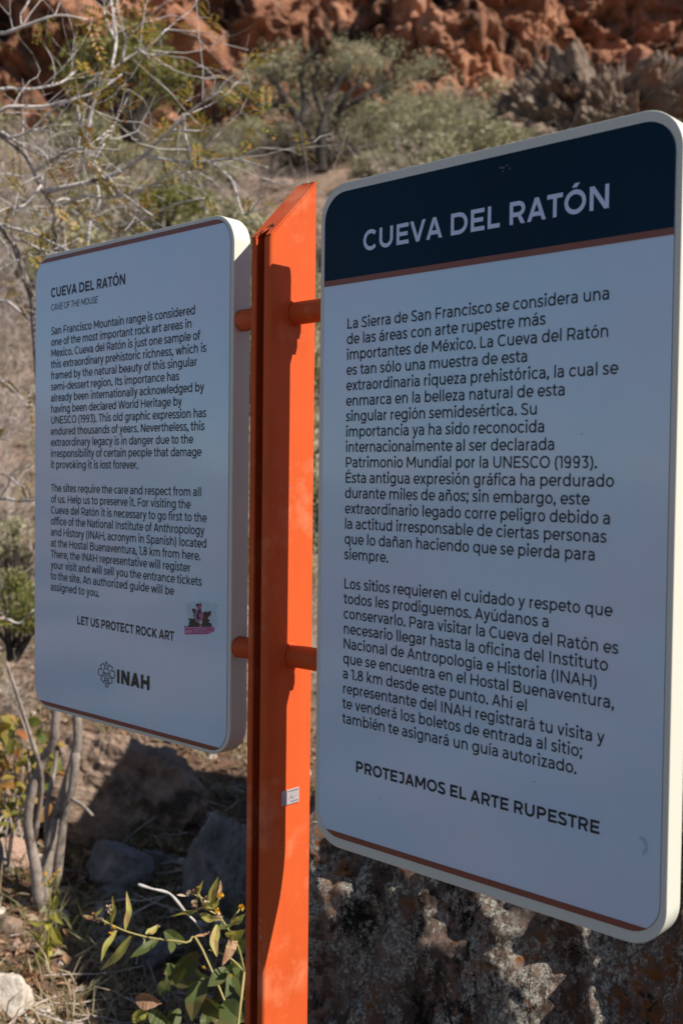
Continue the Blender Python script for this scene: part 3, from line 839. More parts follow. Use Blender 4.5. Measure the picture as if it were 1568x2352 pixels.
def rock(name, center, size, mat, seed, sub=4, rough=0.25, cuts=9, fine=0.06, rot=0.0, boxy=2.6):
    """An angular stone: rounded block, sheared by random planes, then roughened at several scales."""
    if sub not in ICO: ICO[sub] = ico(sub)
    V, F = ICO[sub]
    r = random.Random(seed)
    planes = []
    for _ in range(cuts):
        n = Vector((r.gauss(0, 1), r.gauss(0, 1), r.gauss(0, 1))).normalized(); planes.append((n, r.uniform(.62, .95)))
    off = Vector((seed * 3.1, seed * 1.7, seed * .9))
    cr, sr = math.cos(rot), math.sin(rot)
    mb = MB(); out = []
    for p in V:
        q = p / (abs(p.x) ** boxy + abs(p.y) ** boxy + abs(p.z) ** boxy) ** (1 / boxy)
        for n, d in planes:
            e = q.dot(n) - d
            if e > 0: q = q - n * e * 0.9
        k = 1 + rough * noise.noise(q * 1.3 + off) + rough * .5 * noise.noise(q * 3.1 + off) + fine * noise.noise(q * 8 + off) + fine * .55 * noise.noise(q * 19 + off)
        q = q * k
        x, y, z = q.x * size[0], q.y * size[1], q.z * size[2]
        out.append((x * cr - y * sr, x * sr + y * cr, z))
    mb.add(out, F)
    o = mb.build(name, mat, smooth=True); o.location = tuple(map(float, center))
    return o


M['tan_rock'] = rock_mat('tan_rock', ((0.19, 0.128, 0.092), (0.30, 0.212, 0.158), (0.42, 0.315, 0.245)), 7, [((0.08, 0.058, 0.046), 6, 0.50, 0.64)])
M['grey_rock'] = rock_mat('grey_rock', ((0.11, 0.104, 0.10), (0.21, 0.195, 0.187), (0.34, 0.315, 0.295)), 9, [((0.07, 0.06, 0.055), 11, 0.56, 0.70)])
M['pink_rock'] = rock_mat('pink_rock', ((0.30, 0.19, 0.145), (0.44, 0.30, 0.235), (0.54, 0.40, 0.32)), 2.5, [((0.13, 0.09, 0.07), 5, 0.55, 0.68)])
M['pale_rock'] = rock_mat('pale_rock', ((0.40, 0.34, 0.28), (0.54, 0.47, 0.40), (0.64, 0.57, 0.49)), 14, [((0.40, 0.22, 0.11), 12, 0.58, 0.70)], bs=0.4, bd=0.006)
M['outcrop_rock'] = rock_mat('outcrop_rock', ((0.17, 0.115, 0.085), (0.32, 0.235, 0.18), (0.50, 0.40, 0.32)), 2.2, [((0.06, 0.046, 0.037), 1.1, 0.54, 0.64), ((0.33, 0.17, 0.10), 0.8, 0.54, 0.64)], bs=0.9, bd=0.12)

# the lichened boulder close behind the Spanish board
m, nt, b = new_mat('lichened_boulder')
ST = (1.2, 1.2, 0.72)
c = ramp(nt, nz(nt, 13.0, 9, 0.72, stretch=ST), [(0.3, (0.055, 0.042, 0.035)), (0.48, (0.17, 0.12, 0.095)), (0.66, (0.34, 0.25, 0.205))])
c = mix(nt, ramp(nt, nz(nt, 5.0, 9, 0.74, stretch=ST), [(0.50, 0), (0.56, 1)]), c, (0.020, 0.019, 0.018))               # black crust
lich = mix(nt, ramp(nt, nz(nt, 150, 5, 0.78), [(0.40, 0), (0.58, 1)]), (0.13, 0.12, 0.10), (0.80, 0.76, 0.66))
lmask = mix(nt, 1.0, ramp(nt, nz(nt, 11.5, 9, 0.76, stretch=ST), [(0.475, 0), (0.52, 1)]), ramp(nt, nz(nt, 75, 6, 0.78, stretch=ST), [(0.45, 0), (0.51, 1)]), 'MULTIPLY')
c = mix(nt, lmask, c, lich)
omask = mix(nt, 1.0, ramp(nt, nz(nt, 9.1, 7, 0.68, stretch=(1, 1.13, .8)), [(0.535, 0), (0.59, 1)]), ramp(nt, nz(nt, 60, 5, 0.7), [(0.46, 0), (0.56, 1)]), 'MULTIPLY')
c = mix(nt, omask, c, (0.36, 0.14, 0.045))
pm = mix(nt, 1.0, ramp(nt, nz(nt, 7.4, 7, 0.7, stretch=(1, 1.31, .7)), [(0.52, 0), (0.58, 1)]), ramp(nt, nz(nt, 44, 6, 0.72), [(0.48, 0), (0.56, 1)]), 'MULTIPLY')
c = mix(nt, pm, c, (0.42, 0.27, 0.21))
nt.links.new(c, b.inputs['Base Color']); b.inputs['Roughness'].default_value = 0.95; b.inputs['Specular IOR Level'].default_value = 0.15
bump(nt, b, nz(nt, 110, 9, 0.8), 1.0, 0.02)
M['boulder'] = m
V, F = ico(7)
F = None
bx, by, bz = 0.36, 1.52, 0.42
RX, RY, RZ = 1.42, 0.98, 0.91


def boulder_pt(p):
    k = (abs(p.x) ** 2.6 + abs(p.y) ** 2.6 + abs(p.z) ** 2.6) ** (-1 / 2.6)
    q = p * k
    s = Vector((q.x * RX, q.y * RY, q.z * RZ))
    u = Vector((s.x * 1.0, s.y * 1.0, s.z * .72))
    d = 0.13 * noise.noise(u * 1.5 + Vector((4, 1, 7))) + 0.075 * noise.noise(u * 3.7) + 0.06 * (.5 - abs(noise.noise(u * 5.5)) * 2) + 0.042 * noise.noise(u * 12) + 0.034 * (0.5 - abs(noise.noise(u * 24))) + 0.016 * noise.noise(u * 48)
    for axis, k, wd in (((-.91, .22, 1.98), .80, .42), ((-.96, -.61, .63), .02, .4)):
        e = p.dot(Vector(axis).normalized())
        s = s * (1 + k * math.exp(-(math.acos(max(-1, min(1, e))) / wd) ** 2))
    s = s + p * d
    s.y += .30 * s.z
    return s


# build it as a lat-long grid, fine on the side that faces the path and coarse behind
mb = MB(); vs = []
us = [math.radians(-196 + 212 * i / 460) for i in range(461)] + [math.radians(16 + 148 * i / 90) for i in range(1, 90)]
vsn = [math.radians(-75 + 165 * j / 300) for j in range(300)]
for lat in vsn:
    for lon in us:
        p = Vector((math.cos(lat) * math.cos(lon), math.cos(lat) * math.sin(lon), math.sin(lat)))
        q = boulder_pt(p); vs.append((q.x, q.y, q.z))
nu = len(us)
top = boulder_pt(Vector((0, 0, 1))); vs.append(tuple(top))
fs = [(j * nu + i, j * nu + (i + 1) % nu, (j + 1) * nu + (i + 1) % nu, (j + 1) * nu + i) for j in range(len(vsn) - 1) for i in range(nu)]
fs += [((len(vsn) - 1) * nu + i, (len(vsn) - 1) * nu + (i + 1) % nu, len(vs) - 1) for i in range(nu)]
mb.add(vs, fs)
o = mb.build('boulder', M['boulder'], smooth=True); o.location = (bx, by, bz)
tag(o, 'huge dark boulder crusted with white and orange lichen close behind the Spanish board', 'boulder')


def set_rock(name, x, y, wpx, hpx, mat, seed, label, group=None, depth=None, ysz=0.8, base=None, **kw):
    """Stone whose foot is seen at (x, y); wpx, hpx its apparent size in photograph pixels."""
    p, d = ground_at(x, y)
    if depth: d = depth; p = px(x, y, d)
    w, h = wpx / FOC * d, hpx / FOC * d
    o = rock(name, (p[0] + FX * w * .3, p[1] + FY * w * .3, p[2] + h * 0.32), (w * .56, w * .5 * ysz, h * .66), mat, seed, rot=YAW + kw.pop('turn', 0.0), **kw)
    return tag(o, label, 'rock', group)


big = set_rock('rock', 262, 1935, 370, 225, M['tan_rock'], 3, 'big flat-topped tan rock behind the bush stems, half in shadow', sub=6, rough=.20, fine=.06, cuts=14)
big.rotation_mode = 'AXIS_ANGLE'; big.rotation_axis_angle = (0.20, FX, FY, 0)
set_rock('rock', 268, 2052, 135, 118, M['grey_rock'], 8, 'rounded grey rock on shaded ground below the big flat-topped rock', sub=5, rough=.15, cuts=12, fine=.03)
set_rock('rock', 520, 2105, 190, 235, M['grey_rock'], 14, 'leaning blue-grey rock in the shade beside the orange post', sub=6, rough=.18, fine=.04)
set_rock('rock', 348, 2010, 62, 50, M['grey_rock'], 23, 'small pale stone next to the rounded grey rock', sub=4)
set_rock('rock', 385, 2003, 36, 34, M['grey_rock'], 24, 'smallest grey stone between the rounded and the leaning rocks', sub=4)
set_rock('rock', 335, 1712, 75, 70, M['tan_rock'], 31, 'tan stone peeping up at the end of the big flat-topped rock', sub=5, depth=5.3)
set_rock('rock', 400, 1760, 110, 110, M['grey_rock'], 37, 'dark grey rock in shadow under the corner of the English board', sub=5, depth=5.0)
set_rock('rock', 495, 1800, 150, 130, M['grey_rock'], 41, 'broad dark rock in deep shadow left of the orange post', sub=5, depth=5.0)
set_rock('rock', 30, 1945, 110, 95, M['tan_rock'], 47, 'split orange-tan rock left of the bush stems', sub=5, fine=.09)
set_rock('rock', 12, 2010, 95, 80, M['pink_rock'], 53, 'lower pinkish rock under the split tan rock', sub=5, fine=.09)
set_rock('rock', 8, 2350, 110, 96, M['pale_rock'], 59, 'white rock with an orange tinge in the sunny dry grass', sub=5, rough=.12, fine=.03)
set_rock('rock', 97, 2352, 44, 36, M['pale_rock'], 61, 'cream stone on the sunny grass next to the white rock', sub=4, rough=.1)
set_rock('rock', 66, 2372, 34, 32, M['pale_rock'], 67, 'small knobbly stone in grass before the white rock', sub=4, rough=.12)
set_rock('rock', 150, 2080, 60, 46, M['tan_rock'], 71, 'pale stone among grass at the foot of the bush', sub=4)
set_rock('rock', 268, 2070, 80, 34, M['grey_rock'], 73, 'flat stone slab lying in front of the rounded grey rock', sub=4, rough=.1)
set_rock('rock', 330, 2130, 44, 30, M['tan_rock'], 79, 'little tan stone on the leaf litter behind the dry twig', sub=4)
set_rock('rock', 345, 2225, 120, 60, M['grey_rock'], 83, 'low shaded stone behind the long-leaved stem', sub=5, rough=.12)
set_rock('rock', 22, 1565, 58, 44, M['pink_rock'], 89, 'pinkish stone on the slope beyond the left edge of the English board', sub=4, depth=7)
set_rock('rock', 556, 440, 74, 62, M['pink_rock'], 97, 'pale pink boulder on the hillside above the post top', sub=5, fine=.07)
set_rock('rock', 640, 440, 95, 36, M['pink_rock'], 101, 'low pink-grey slab just above the tip of the orange post', sub=5, fine=.07)
set_rock('rock', 905, 318, 70, 80, M['pink_rock'], 103, 'pinkish boulder showing through the dark-limbed tree', sub=5, fine=.12, rough=.35)
set_rock('rock', 850, 275, 60, 60, M['pink_rock'], 107, 'pink boulder higher up in the crown of the dark-limbed tree', sub=5, fine=.12, rough=.35)
set_rock('rock', 1065, 318, 60, 46, M['outcrop_rock'], 109, 'dark jagged stone among olive bushes below the grey outcrop', sub=5, fine=.12, rough=.35)
set_rock('rock', 1105, 240, 60, 50, M['outcrop_rock'], 113, 'small dark crag at the left foot of the grey outcrop', sub=5, fine=.12, rough=.35)


for x_, y_, w_, h_, m_, lb_ in ((440, 1720, 80, 60, 'tan_rock', 'tan broken stone at the edge of the shadow under the English board'), (455, 2000, 46, 34, 'grey_rock', 'small grey stone between the leaning rock and the dead twig'), (425, 2060, 40, 26, 'tan_rock', 'small flat tan stone in the litter above the dead twig'),
                                (215, 2010, 52, 46, 'grey_rock', 'grey stone between the bush stems and the rounded grey rock'), (300, 2140, 60, 34, 'tan_rock', 'flat tan stone just left of the long-leaved stem'), (455, 2190, 70, 44, 'grey_rock', 'grey stone half hidden by the leaves beside the orange post'), (60, 2100, 46, 32, 'tan_rock', 'tan stone in dry grass left of the sunlit plant'),
                                (35, 2190, 40, 26, 'pink_rock', 'pinkish pebble-sized stone on the sunny litter above the white rock'), (170, 2300, 44, 28, 'tan_rock', 'tan stone at the sunny edge of the shade, bottom left'), (250, 2250, 38, 26, 'grey_rock', 'grey stone in the shade below the long-leaved stem')):
    set_rock('rock', x_, y_, w_, h_, M[m_], int(x_ + y_), lb_, sub=5, rough=.2, cuts=14, fine=.05)


def crack(u):
    d = noise.voronoi(u)[0]
    return min(.22, d[1] - d[0]) - .11


def lump(name, x0, x1, ytop, ybot, depth, mat, seed, label, amp=0.5, res=(150, 70), cat='rock'):
    """A broad crag: a dome of rock, broken into knobs and clefts."""
    mb = MB()
    xm = (x0 + x1) / 2; hw = (x1 - x0) / 2 / FOC * depth; hh = (ybot - ytop) / FOC * depth
    c = px(xm, ybot, depth)
    vs = []
    for j in range(res[1] + 1):
        lat = math.radians(-25 + 114 * j / res[1])
        for i in range(res[0]):
            lon = 2 * math.pi * i / res[0]
            p = Vector((math.cos(lat) * math.cos(lon), math.cos(lat) * math.sin(lon), math.sin(lat)))
            k = (abs(p.x) ** 3.4 + abs(p.y) ** 3.4 + abs(p.z) ** 3.4) ** (-1 / 3.4)
            q = Vector((p.x * k * hw, p.y * k * hw * .55, p.z * k * hh))
            u = q + Vector((seed * 2.3, seed, 0))
            d = amp * (0.8 * noise.noise(u * .6) + 1.2 * crack(u * .8) + 1.2 * crack(Vector((u.x * 1.6, u.y * 1.6, u.z * 2.6)) + Vector((.3 * noise.noise(u * 2), .3 * noise.noise(u * 2.3), 0))) + .7 * crack(u * 4) + .28 * noise.noise(u * 2.6) + .18 * noise.noise(u * 5.5) + .10 * noise.noise(u * 11))
            q = q + p * d * 1.6
            vs.append((q.x, q.y, q.z))
    n = res[0]
    fs = [(j * n + i, j * n + (i + 1) % n, (j + 1) * n + (i + 1) % n, (j + 1) * n + i) for j in range(res[1]) for i in range(n)]
    mb.add(vs, fs)
    o = mb.build(name, mat); o.location = tuple(map(float, c)); o.rotation_euler.z = YAW
    return tag(o, label, cat)


lump('rock_outcrop', 1140, 1640, 198, 345, 25, M['outcrop_rock'], 3, 'craggy grey rock outcrop standing out from the foot of the red cliff', 0.62, (340, 150), 'outcrop')

# ------------------------------------------------------------------ the red cliff
m, nt, b = new_mat('red_cliff')
c = ramp(nt, nz(nt, 0.45, 9, 0.62), [(0.28, (0.21, 0.105, 0.07)), (0.44, (0.40, 0.19, 0.115)), (0.58, (0.58, 0.285, 0.17)), (0.76, (0.60, 0.41, 0.30))])
c = mix(nt, ramp(nt, nz(nt, 0.30, 6, 0.62, stretch=(1, 1, 0.45)), [(0.51, 0), (0.61, 1)]), c, (0.070, 0.042, 0.032))
c = mix(nt, ramp(nt, nz(nt, 1.6, 6, 0.7), [(0.58, 0), (0.70, 0.8)]), c, (0.34, 0.25, 0.20))
nt.links.new(c, b.inputs['Base Color']); b.inputs['Roughness'].default_value = 0.95; b.inputs['Specular IOR Level'].default_value = 0.1
bump(nt, b, nz(nt, 2.2, 9, 0.72), 1.0, 0.35)
M['cliff'] = m
mb = MB(); vs = []
NW, NH = 420, 150
CD = 33.0
for j in range(NH + 1):
    for i in range(NW + 1):
        w = -19 + 38 * i / NW; z = 8.5 + 14.5 * j / NH
        u = Vector((w, z * 1.25, 2.0))
        wq = Vector((.5 * noise.noise(u * .8), 0, .5 * noise.noise(u * .9)))
        e = 2.3 * noise.noise(Vector((w * .17, z * .24, 5))) + 1.0 * noise.noise(Vector((w * .42, z * .6, 1))) + 2.4 * crack(Vector((w * .33, z * .40, 1)) + wq) + .55 * crack(Vector((w * .95, z * .6, 3)) + wq * 1.5) + .55 * noise.noise(u * 1.15) + .34 * noise.noise(u * 2.5) + .15 * noise.noise(u * 5.2) + .08 * noise.noise(u * 11)
        dd = CD + 0.5 * (z - 12) - e * 1.25 + 0.22 * w
        x, y = CAM[0] + dd * FX + w * WX, CAM[1] + dd * FY + w * WY
        vs.append((x, y, z + .35 * noise.noise(u * 1.4)))
fs = [(j * (NW + 1) + i, j * (NW + 1) + i + 1, (j + 1) * (NW + 1) + i + 1, (j + 1) * (NW + 1) + i) for j in range(NH) for i in range(NW)]
o = len(vs)                                          # plateau behind the rim
for i in range(NW + 1):
    x, y, z = vs[NH * (NW + 1) + i]; vs.append((x + FX * 25, y + FY * 25, z + 1.5))
fs += [(NH * (NW + 1) + i, NH * (NW + 1) + i + 1, o + i + 1, o + i) for i in range(NW)]
mb.add(vs, fs)
cliff = mb.build('cliff', M['cliff']); cliff['kind'] = 'structure'


# ------------------------------------------------------------------ vegetation builders
def rv(r, s=1.0):
    return np.array([r.gauss(0, s), r.gauss(0, s), r.gauss(0, s)])


def unit(v):
    return v / (np.linalg.norm(v) + 1e-12)


def frond(mb, base, dirn, length, r, mat=0, pairs=8, lw=0.26):
    """Feathery leaf: a row of leaflet pairs along a drooping rib."""
    dirn = unit(dirn); side = unit(np.cross(dirn, np.array([r.gauss(0, .4), r.gauss(0, .4), 1.0])))
    up = np.cross(side, dirn)
    vs, fs = [], []
    for k in range(pairs):
        t = (k + 1) / (pairs + .5)
        p = base + dirn * length * t - np.array([0, 0, 1]) * length * .22 * t * t
        ll = length * lw * (1 - abs(t - .5) * .8) * r.uniform(.8, 1.15); hw = length / pairs * .40
        for s in (-1, 1):
            q = p + s * side * ll * .12; e = p + s * side * ll + dirn * ll * .35 + up * ll * r.gauss(0, .18)
            o = len(vs)
            vs += [q - dirn * hw * .5, (q + e) / 2 - dirn * hw, e, (q + e) / 2 + dirn * hw]
            fs.append((o, o + 1, o + 2, o + 3))
    mb.add(vs, fs, mat)


def blade(mb, pts, width, nrm, mat=0, fold=0.25, tip=0.08, wave=0.0, r=None):
    """Lance-shaped leaf along a spine, folded on its midrib."""
    P = smooth_poly(pts, 4); k = len(P); vs, fs = [], []
    for i, p in enumerate(P):
        t = i / (k - 1); w = width / 2 * (math.sin(math.pi * min(1, (t * .95 + .04)) ** .80) ** 1.15) + width * tip * .3 * (1 - t)
        d = unit(P[min(i + 1, k - 1)] - P[max(i - 1, 0)]); s = unit(np.cross(d, nrm)); n = np.cross(s, d)
        wv = wave * width * (r.gauss(0, 1) if r else 0)
        vs += [p - s * w + n * (w * fold + wv), p, p + s * w + n * (w * fold - wv)]
    for i in range(k - 1):
        a = 3 * i
        fs += [(a, a + 1, a + 4, a + 3), (a + 1, a + 2, a + 5, a + 4)]
    mb.add(vs, fs, mat)


def leaf_quad(mb, p, r, size, mat=0, flatness=1.0, aspect=.5):
    d = unit(rv(r)); d[2] *= flatness; d = unit(d)
    s = unit(np.cross(d, rv(r))) * size * aspect * .5; d = d * size
    mb.add([p, p + d * .5 - s, p + d, p + d * .5 + s], [(0, 1, 2, 3)], mat)


def zigzag(r, p, d, length, seg, wob):
    pts = [p]
    for _ in range(seg):
        d = unit(d + rv(r, wob)); p = p + d * length / seg; pts.append(p)
    return pts, d


# ------------------------------------------------------------------ the pale-branched bush behind the English board
r = random.Random(42)
bush_base, bush_d = ground_at(108, 2078)
bush = empty('bush', tuple(map(float, bush_base)))
tag(bush, 'tall half-bare bush with pale grey branches and feathery yellow-green leaves behind the English board', 'bush')


def trace(pts, d0, d1=None):
    d1 = d0 if d1 is None else d1
    n = len(pts)
    return [px(x, y, d0 + (d1 - d0) * i / max(1, n - 1) + r.gauss(0, .014) * (0 < i)) for i, (x, y) in enumerate(pts)]


BD = bush_d
stems = [  # photographed stems: points, depth at foot and tip, radius at foot and tip
    ([(105, 2085), (108, 1990), (126, 1902), (150, 1812), (176, 1722), (178, 1640), (168, 1200), (142, 800), (128, 565), (129, 480), (102, 440), (80, 395), (60, 357), (15, 320), (-30, 290)], BD, BD + .15, .028, .009),
    ([(90, 2085), (84, 2000), (72, 1942), (64, 1887), (75, 1812), (102, 1737), (128, 1650), (112, 1200), (84, 800), (75, 690), (62, 650), (48, 604), (30, 560), (-10, 505)], BD - .05, BD - .25, .025, .010),
    ([(78, 1935), (90, 1862), (96, 1787), (83, 1727), (65, 1672), (42, 1600), (15, 1520)], BD - .05, BD - .2, .013, .007),
    ([(114, 2010), (107, 1862), (127, 1762), (133, 1672), (141, 1500), (148, 900), (152, 600), (145, 500), (176, 408), (222, 345)], BD + .05, BD + .35, .012, .006),
    ([(128, 2060), (146, 1887), (166, 1812), (176, 1730)], BD + .02, BD, .02, .018),
    ([(165, 1835), (190, 1850), (213, 1873)], BD - .02, BD - .1, .010, .006),
    ([(70, 2060), (66, 1900), (68, 1780), (62, 1690), (45, 1640)], BD + .3, BD + .4, .008, .005),
    ([(60, 2080), (-60, 1800), (-130, 1300), (-120, 800), (-90, 400), (-60, 50), (-40, -80)], BD + .2, BD + .1, .03, .012),
]
limbs = [
    ([(105, 440), (240, 410), (295, 382), (330, 357), (360, 330), (390, 300), (445, 250), (508, 210)], BD + .1, BD - .25, .0095, .003),
    ([(-90, 300), (0, 255), (30, 245), (100, 245), (150, 232), (225, 210), (280, 170)], BD + .1, BD + .1, .009, .003),
    ([(-80, 250), (0, 205), (70, 205), (140, 190), (175, 162)], BD + .1, BD + .3, .008, .003),
    ([(-70, 120), (-10, 80), (15, 75), (70, 55), (135, 35), (200, 45)], BD + .1, BD + .05, .009, .003),
    ([(190, 370), (215, 240), (255, 165), (300, 130), (345, 105), (382, 67)], BD + .2, BD + .15, .009, .0025),
    ([(255, 165), (267, 95), (262, 45), (255, 0), (250, -60)], BD + .2, BD + .3, .007, .003),
    ([(266, 95), (250, 60), (238, 25)], BD + .22, BD + .25, .005, .0025),
    ([(280, 142), (288, 100), (305, 70)], BD + .17, BD + .1, .006, .003),
    ([(217, 370), (240, 410), (300, 460), (350, 495)], BD + .1, BD - .2, .005, .003),
    ([(-20, 500), (0, 515), (75, 537), (140, 567), (190, 590)], BD - .2, BD - .4, .006, .003),
    ([(0, 540), (55, 555), (100, 578), (130, 600)], BD - .2, BD - .3, .005, .003),
    ([(310, 110), (345, 128), (385, 122)], BD + .15, BD, .005, .0025),
    ([(318, 113), (350, 130), (398, 160)], BD + .15, BD + .2, .004, .002),
    ([(200, 580), (210, 500), (230, 460), (215, 380), (240, 330)], BD + .1, BD + .2, .006, .003),
    ([(390, 300), (425, 300), (463, 300), (470, 287)], BD - .1, BD - .2, .004, .002),
    ([(420, 272), (437, 343), (485, 336)], BD - .15, BD - .2, .0035, .002),
    ([(330, 357), (410, 372), (480, 370), (540, 365), (615, 385)], BD - .05, BD - .35, .006, .0022),
    ([(480, 370), (530, 410), (550, 470), (566, 495), (602, 450)], BD - .2, BD - .35, .004, .002),
    ([(176, 240), (186, 300), (180, 350), (190, 372)], BD + .2, BD + .2, .006, .004),
    ([(-40, 270), (60, 340), (120, 360), (180, 352), (250, 300)], BD + .1, BD + .3, .006, .003),
    ([(15, 320), (70, 300), (125, 250), (180, 225)], BD + .1, BD, .005, .0025),
    ([(80, 395), (150, 350), (200, 340), (285, 345), (340, 320)], BD + .1, BD - .1, .006, .0025),
    ([(-110, 720), (0, 690), (45, 715), (80, 745)], BD + .1, BD - .2, .006, .003),
    ([(-120, 1160), (0, 1145), (40, 1150), (85, 1147), (150, 1120)], BD + .1, BD, .007, .004),
    ([(-120, 1060), (10, 1090), (40, 1112), (60, 1118)], BD + .1, BD, .004, .002),
    ([(-110, 820), (0, 870), (40, 905), (75, 945)], BD + .1, BD, .004, .002),
    ([(-125, 1440), (0, 1420), (45, 1432), (78, 1400)], BD + .1, BD + .1, .006, .003),
    ([(129, 480), (190, 450), (240, 455), (320, 440), (390, 400), (430, 395)], BD + .15, BD - .2, .006, .0025),
    ([(95, 425), (60, 470), (20, 478), (-30, 500)], BD + .1, BD, .005, .003),
    ([(200, 500), (260, 520), (330, 505), (400, 470), (470, 455)], BD + .1, BD - .3, .005, .0022),
]
tb, lb, fb = MB(), MB(), MB()
allb = []
for pts, d0, d1, r0, r1 in stems:
    P = smooth_poly(trace(pts, d0, d1), 3); n = len(P)
    tb.tube(P, [.80 * (r0 + (r1 - r0) * (i / (n - 1)) ** .8) * (1 + .10 * noise.noise((i * .9, r0 * 99, 0))) for i in range(n)], 9)
    allb.append((P, r1, 0.5))
for pts, d0, d1, r0, r1 in limbs:
    P = smooth_poly(trace(pts, d0, d1), 3); n = len(P)
    lb.tube(P, [r0 + (r1 - r0) * i / (n - 1) for i in range(n)], 6)
    allb.append((P, r1, 1.0))
upv = np.array([0, 0, 1.0])
nf = 0
for P, rr, dens in allb:
    if dens == 1.0:
        for i in range(len(P) // 2, len(P)):
            for _ in range(2):
                if r.random() < .30: frond(fb, P[i], unit(rv(r) + (P[i] - P[i - 1]) * 4), r.uniform(.05, .10), r)
    L = sum(np.linalg.norm(P[i + 1] - P[i]) for i in range(len(P) - 1))
    for _ in range(int(3 + L * 5.2 * dens)):
        i = r.randrange(1, len(P)); p = P[i]
        if (P[-1] @ CR - CAM @ CR) > -.05 and i > len(P) * .7 and r.random() < .6: continue
        if p[2] < 1.15 or (p[2] < 1.75 and r.random() < .65): continue
        t = unit(P[i] - P[i - 1])
        pts, d = zigzag(r, p, unit(t * .6 + rv(r, .55) + upv * .2), r.uniform(.10, .42), 4, .28)
        r0 = min(rr * 1.0, .0034) * r.uniform(.55, 1.0)
        lb.tube(pts, [r0 * (1 - .14 * k) for k in range(5)], 4, cap=False)
        for _ in range(r.randrange(1, 4)):
            j = r.randrange(1, 5)
            q, d2 = zigzag(r, pts[j], unit(d + rv(r, .6)), r.uniform(.05, .20), 3, .3)
            lb.tube(q, [r0 * .6, r0 * .5, r0 * .42, r0 * .35], 3, cap=False)
            for _ in range(r.randrange(0, 3)):
                if r.random() < .72:
                    frond(fb, q[r.randrange(1, 4)], unit(rv(r) + d2 * .6), r.uniform(.055, .12), r); nf += 1
tb.build('trunk', M['trunk_bark'], bush, smooth=True)
lb.build('branches', M['pale_bark'], bush, smooth=True)
fb.build('crown', M['frond'], bush)

# ------------------------------------------------------------------ shrubs and trees of the hillside
def dry_shrub(seed, h, w, n=46, leaf=None, nl=0, ls=.03):
    r = random.Random(seed); mb = MB()
    for _ in range(n):
        a = r.uniform(0, 6.283); lean = r.uniform(.1, .95)
        d = unit(np.array([math.cos(a) * lean, math.sin(a) * lean, 1.0 - .35 * lean]))
        pts, d = zigzag(r, np.array([r.gauss(0, .06) * w, r.gauss(0, .06) * w, -.05]), d, r.uniform(.6, 1.05) * (h * (1 - lean * .35) + w * .3 * lean), 5, .20)
        r0 = r.uniform(.004, .009) * (h / 1.0) ** .5
        mb.tube(pts, [r0, r0 * .85, r0 * .7, r0 * .55, r0 * .45, r0 * .3], 3, cap=False)
        for _ in range(9):
            j = r.randrange(1, 6)
            q, _d = zigzag(r, pts[j], unit(d + rv(r, .7)), r.uniform(.10, .36) * h, 3, .35)
            mb.tube(q, [r0 * .55, r0 * .45, r0 * .35, r0 * .25], 3, cap=False)
            if leaf:
                for _ in range(nl): leaf_quad(mb, q[r.randrange(1, 4)] + rv(r, .03), r, ls * r.uniform(.6, 1.3), 1)
    return mb


def leafy_shrub(seed, h, w, leaf_n, ls, clumps=16):
    r = random.Random(seed); mb = MB()
    cl = []
    for _ in range(clumps):
        a = r.uniform(0, 6.283); q = math.sqrt(r.random()) * .42 * w
        z = h * r.uniform(.35, .92) * (1 - .35 * (q / (.42 * w)) ** 2)
        c = np.array([math.cos(a) * q, math.sin(a) * q, z]); cl.append((c, r.uniform(.14, .26) * min(h, w)))
        pts = smooth_poly([np.array([r.gauss(0, .04), r.gauss(0, .04), -.1]), c * .5 + rv(r, .05) * h, c], 3)
        mb.tube(pts, [.022 * h ** .5 * (1 - .8 * k / (len(pts) - 1)) + .004 for k in range(len(pts))], 5, cap=False)
        for _ in range(4):
            q, _d = zigzag(r, c * r.uniform(.6, 1), unit(c + rv(r, .5)), r.uniform(.2, .45) * h * .6, 3, .3)
            mb.tube(q, [.007, .006, .004, .003], 3, cap=False)
    for _ in range(leaf_n):
        c, s = cl[r.randrange(len(cl))]
        v = unit(rv(r)) * (r.random() ** .45) * s * np.array([1.25, 1.25, .8])
        leaf_quad(mb, c + v, r, ls * r.uniform(.6, 1.4), 1)
    return mb


far = empty('scene_protos', (0, 0, -50)); bpy.data.objects.remove(far)
kinds = {}
for i in range(4): kinds['grey', i] = (dry_shrub(100 + i, 1.0, 1.1, 38), [M['dry_twig'], M['sage']])
for i in range(3): kinds['sage', i] = (dry_shrub(120 + i, 1.0, 1.1, 30, True, 3, .05), [M['dry_twig'], M['sage']])
for i in range(3): kinds['olive', i] = (leafy_shrub(140 + i, 1.0, 1.3, 1900, .06), [M['dark_bark'], M['olive']])
for i in range(2): kinds['green', i] = (leafy_shrub(160 + i, 1.0, 1.2, 2400, .06), [M['dark_bark'], M['green']])
meshes = {}
NAMES = {'grey': 'dry_bush', 'sage': 'sage_bush', 'olive': 'olive_bush', 'green': 'green_bush'}
GROUPS = {'grey': 'leafless grey bushes on the hillside', 'sage': 'greyish half-dry bushes on the hillside', 'olive': 'olive-green bushes on the hillside', 'green': 'fresh green bushes on the hillside'}
LABELS = {'grey': 'leafless grey bush among many like it on the dry hillside', 'sage': 'greyish half-dry bush among many like it on the dry hillside', 'olive': 'dull olive-green bush growing among others below the red cliff', 'green': 'fresh green bush among drier ones on the hillside'}


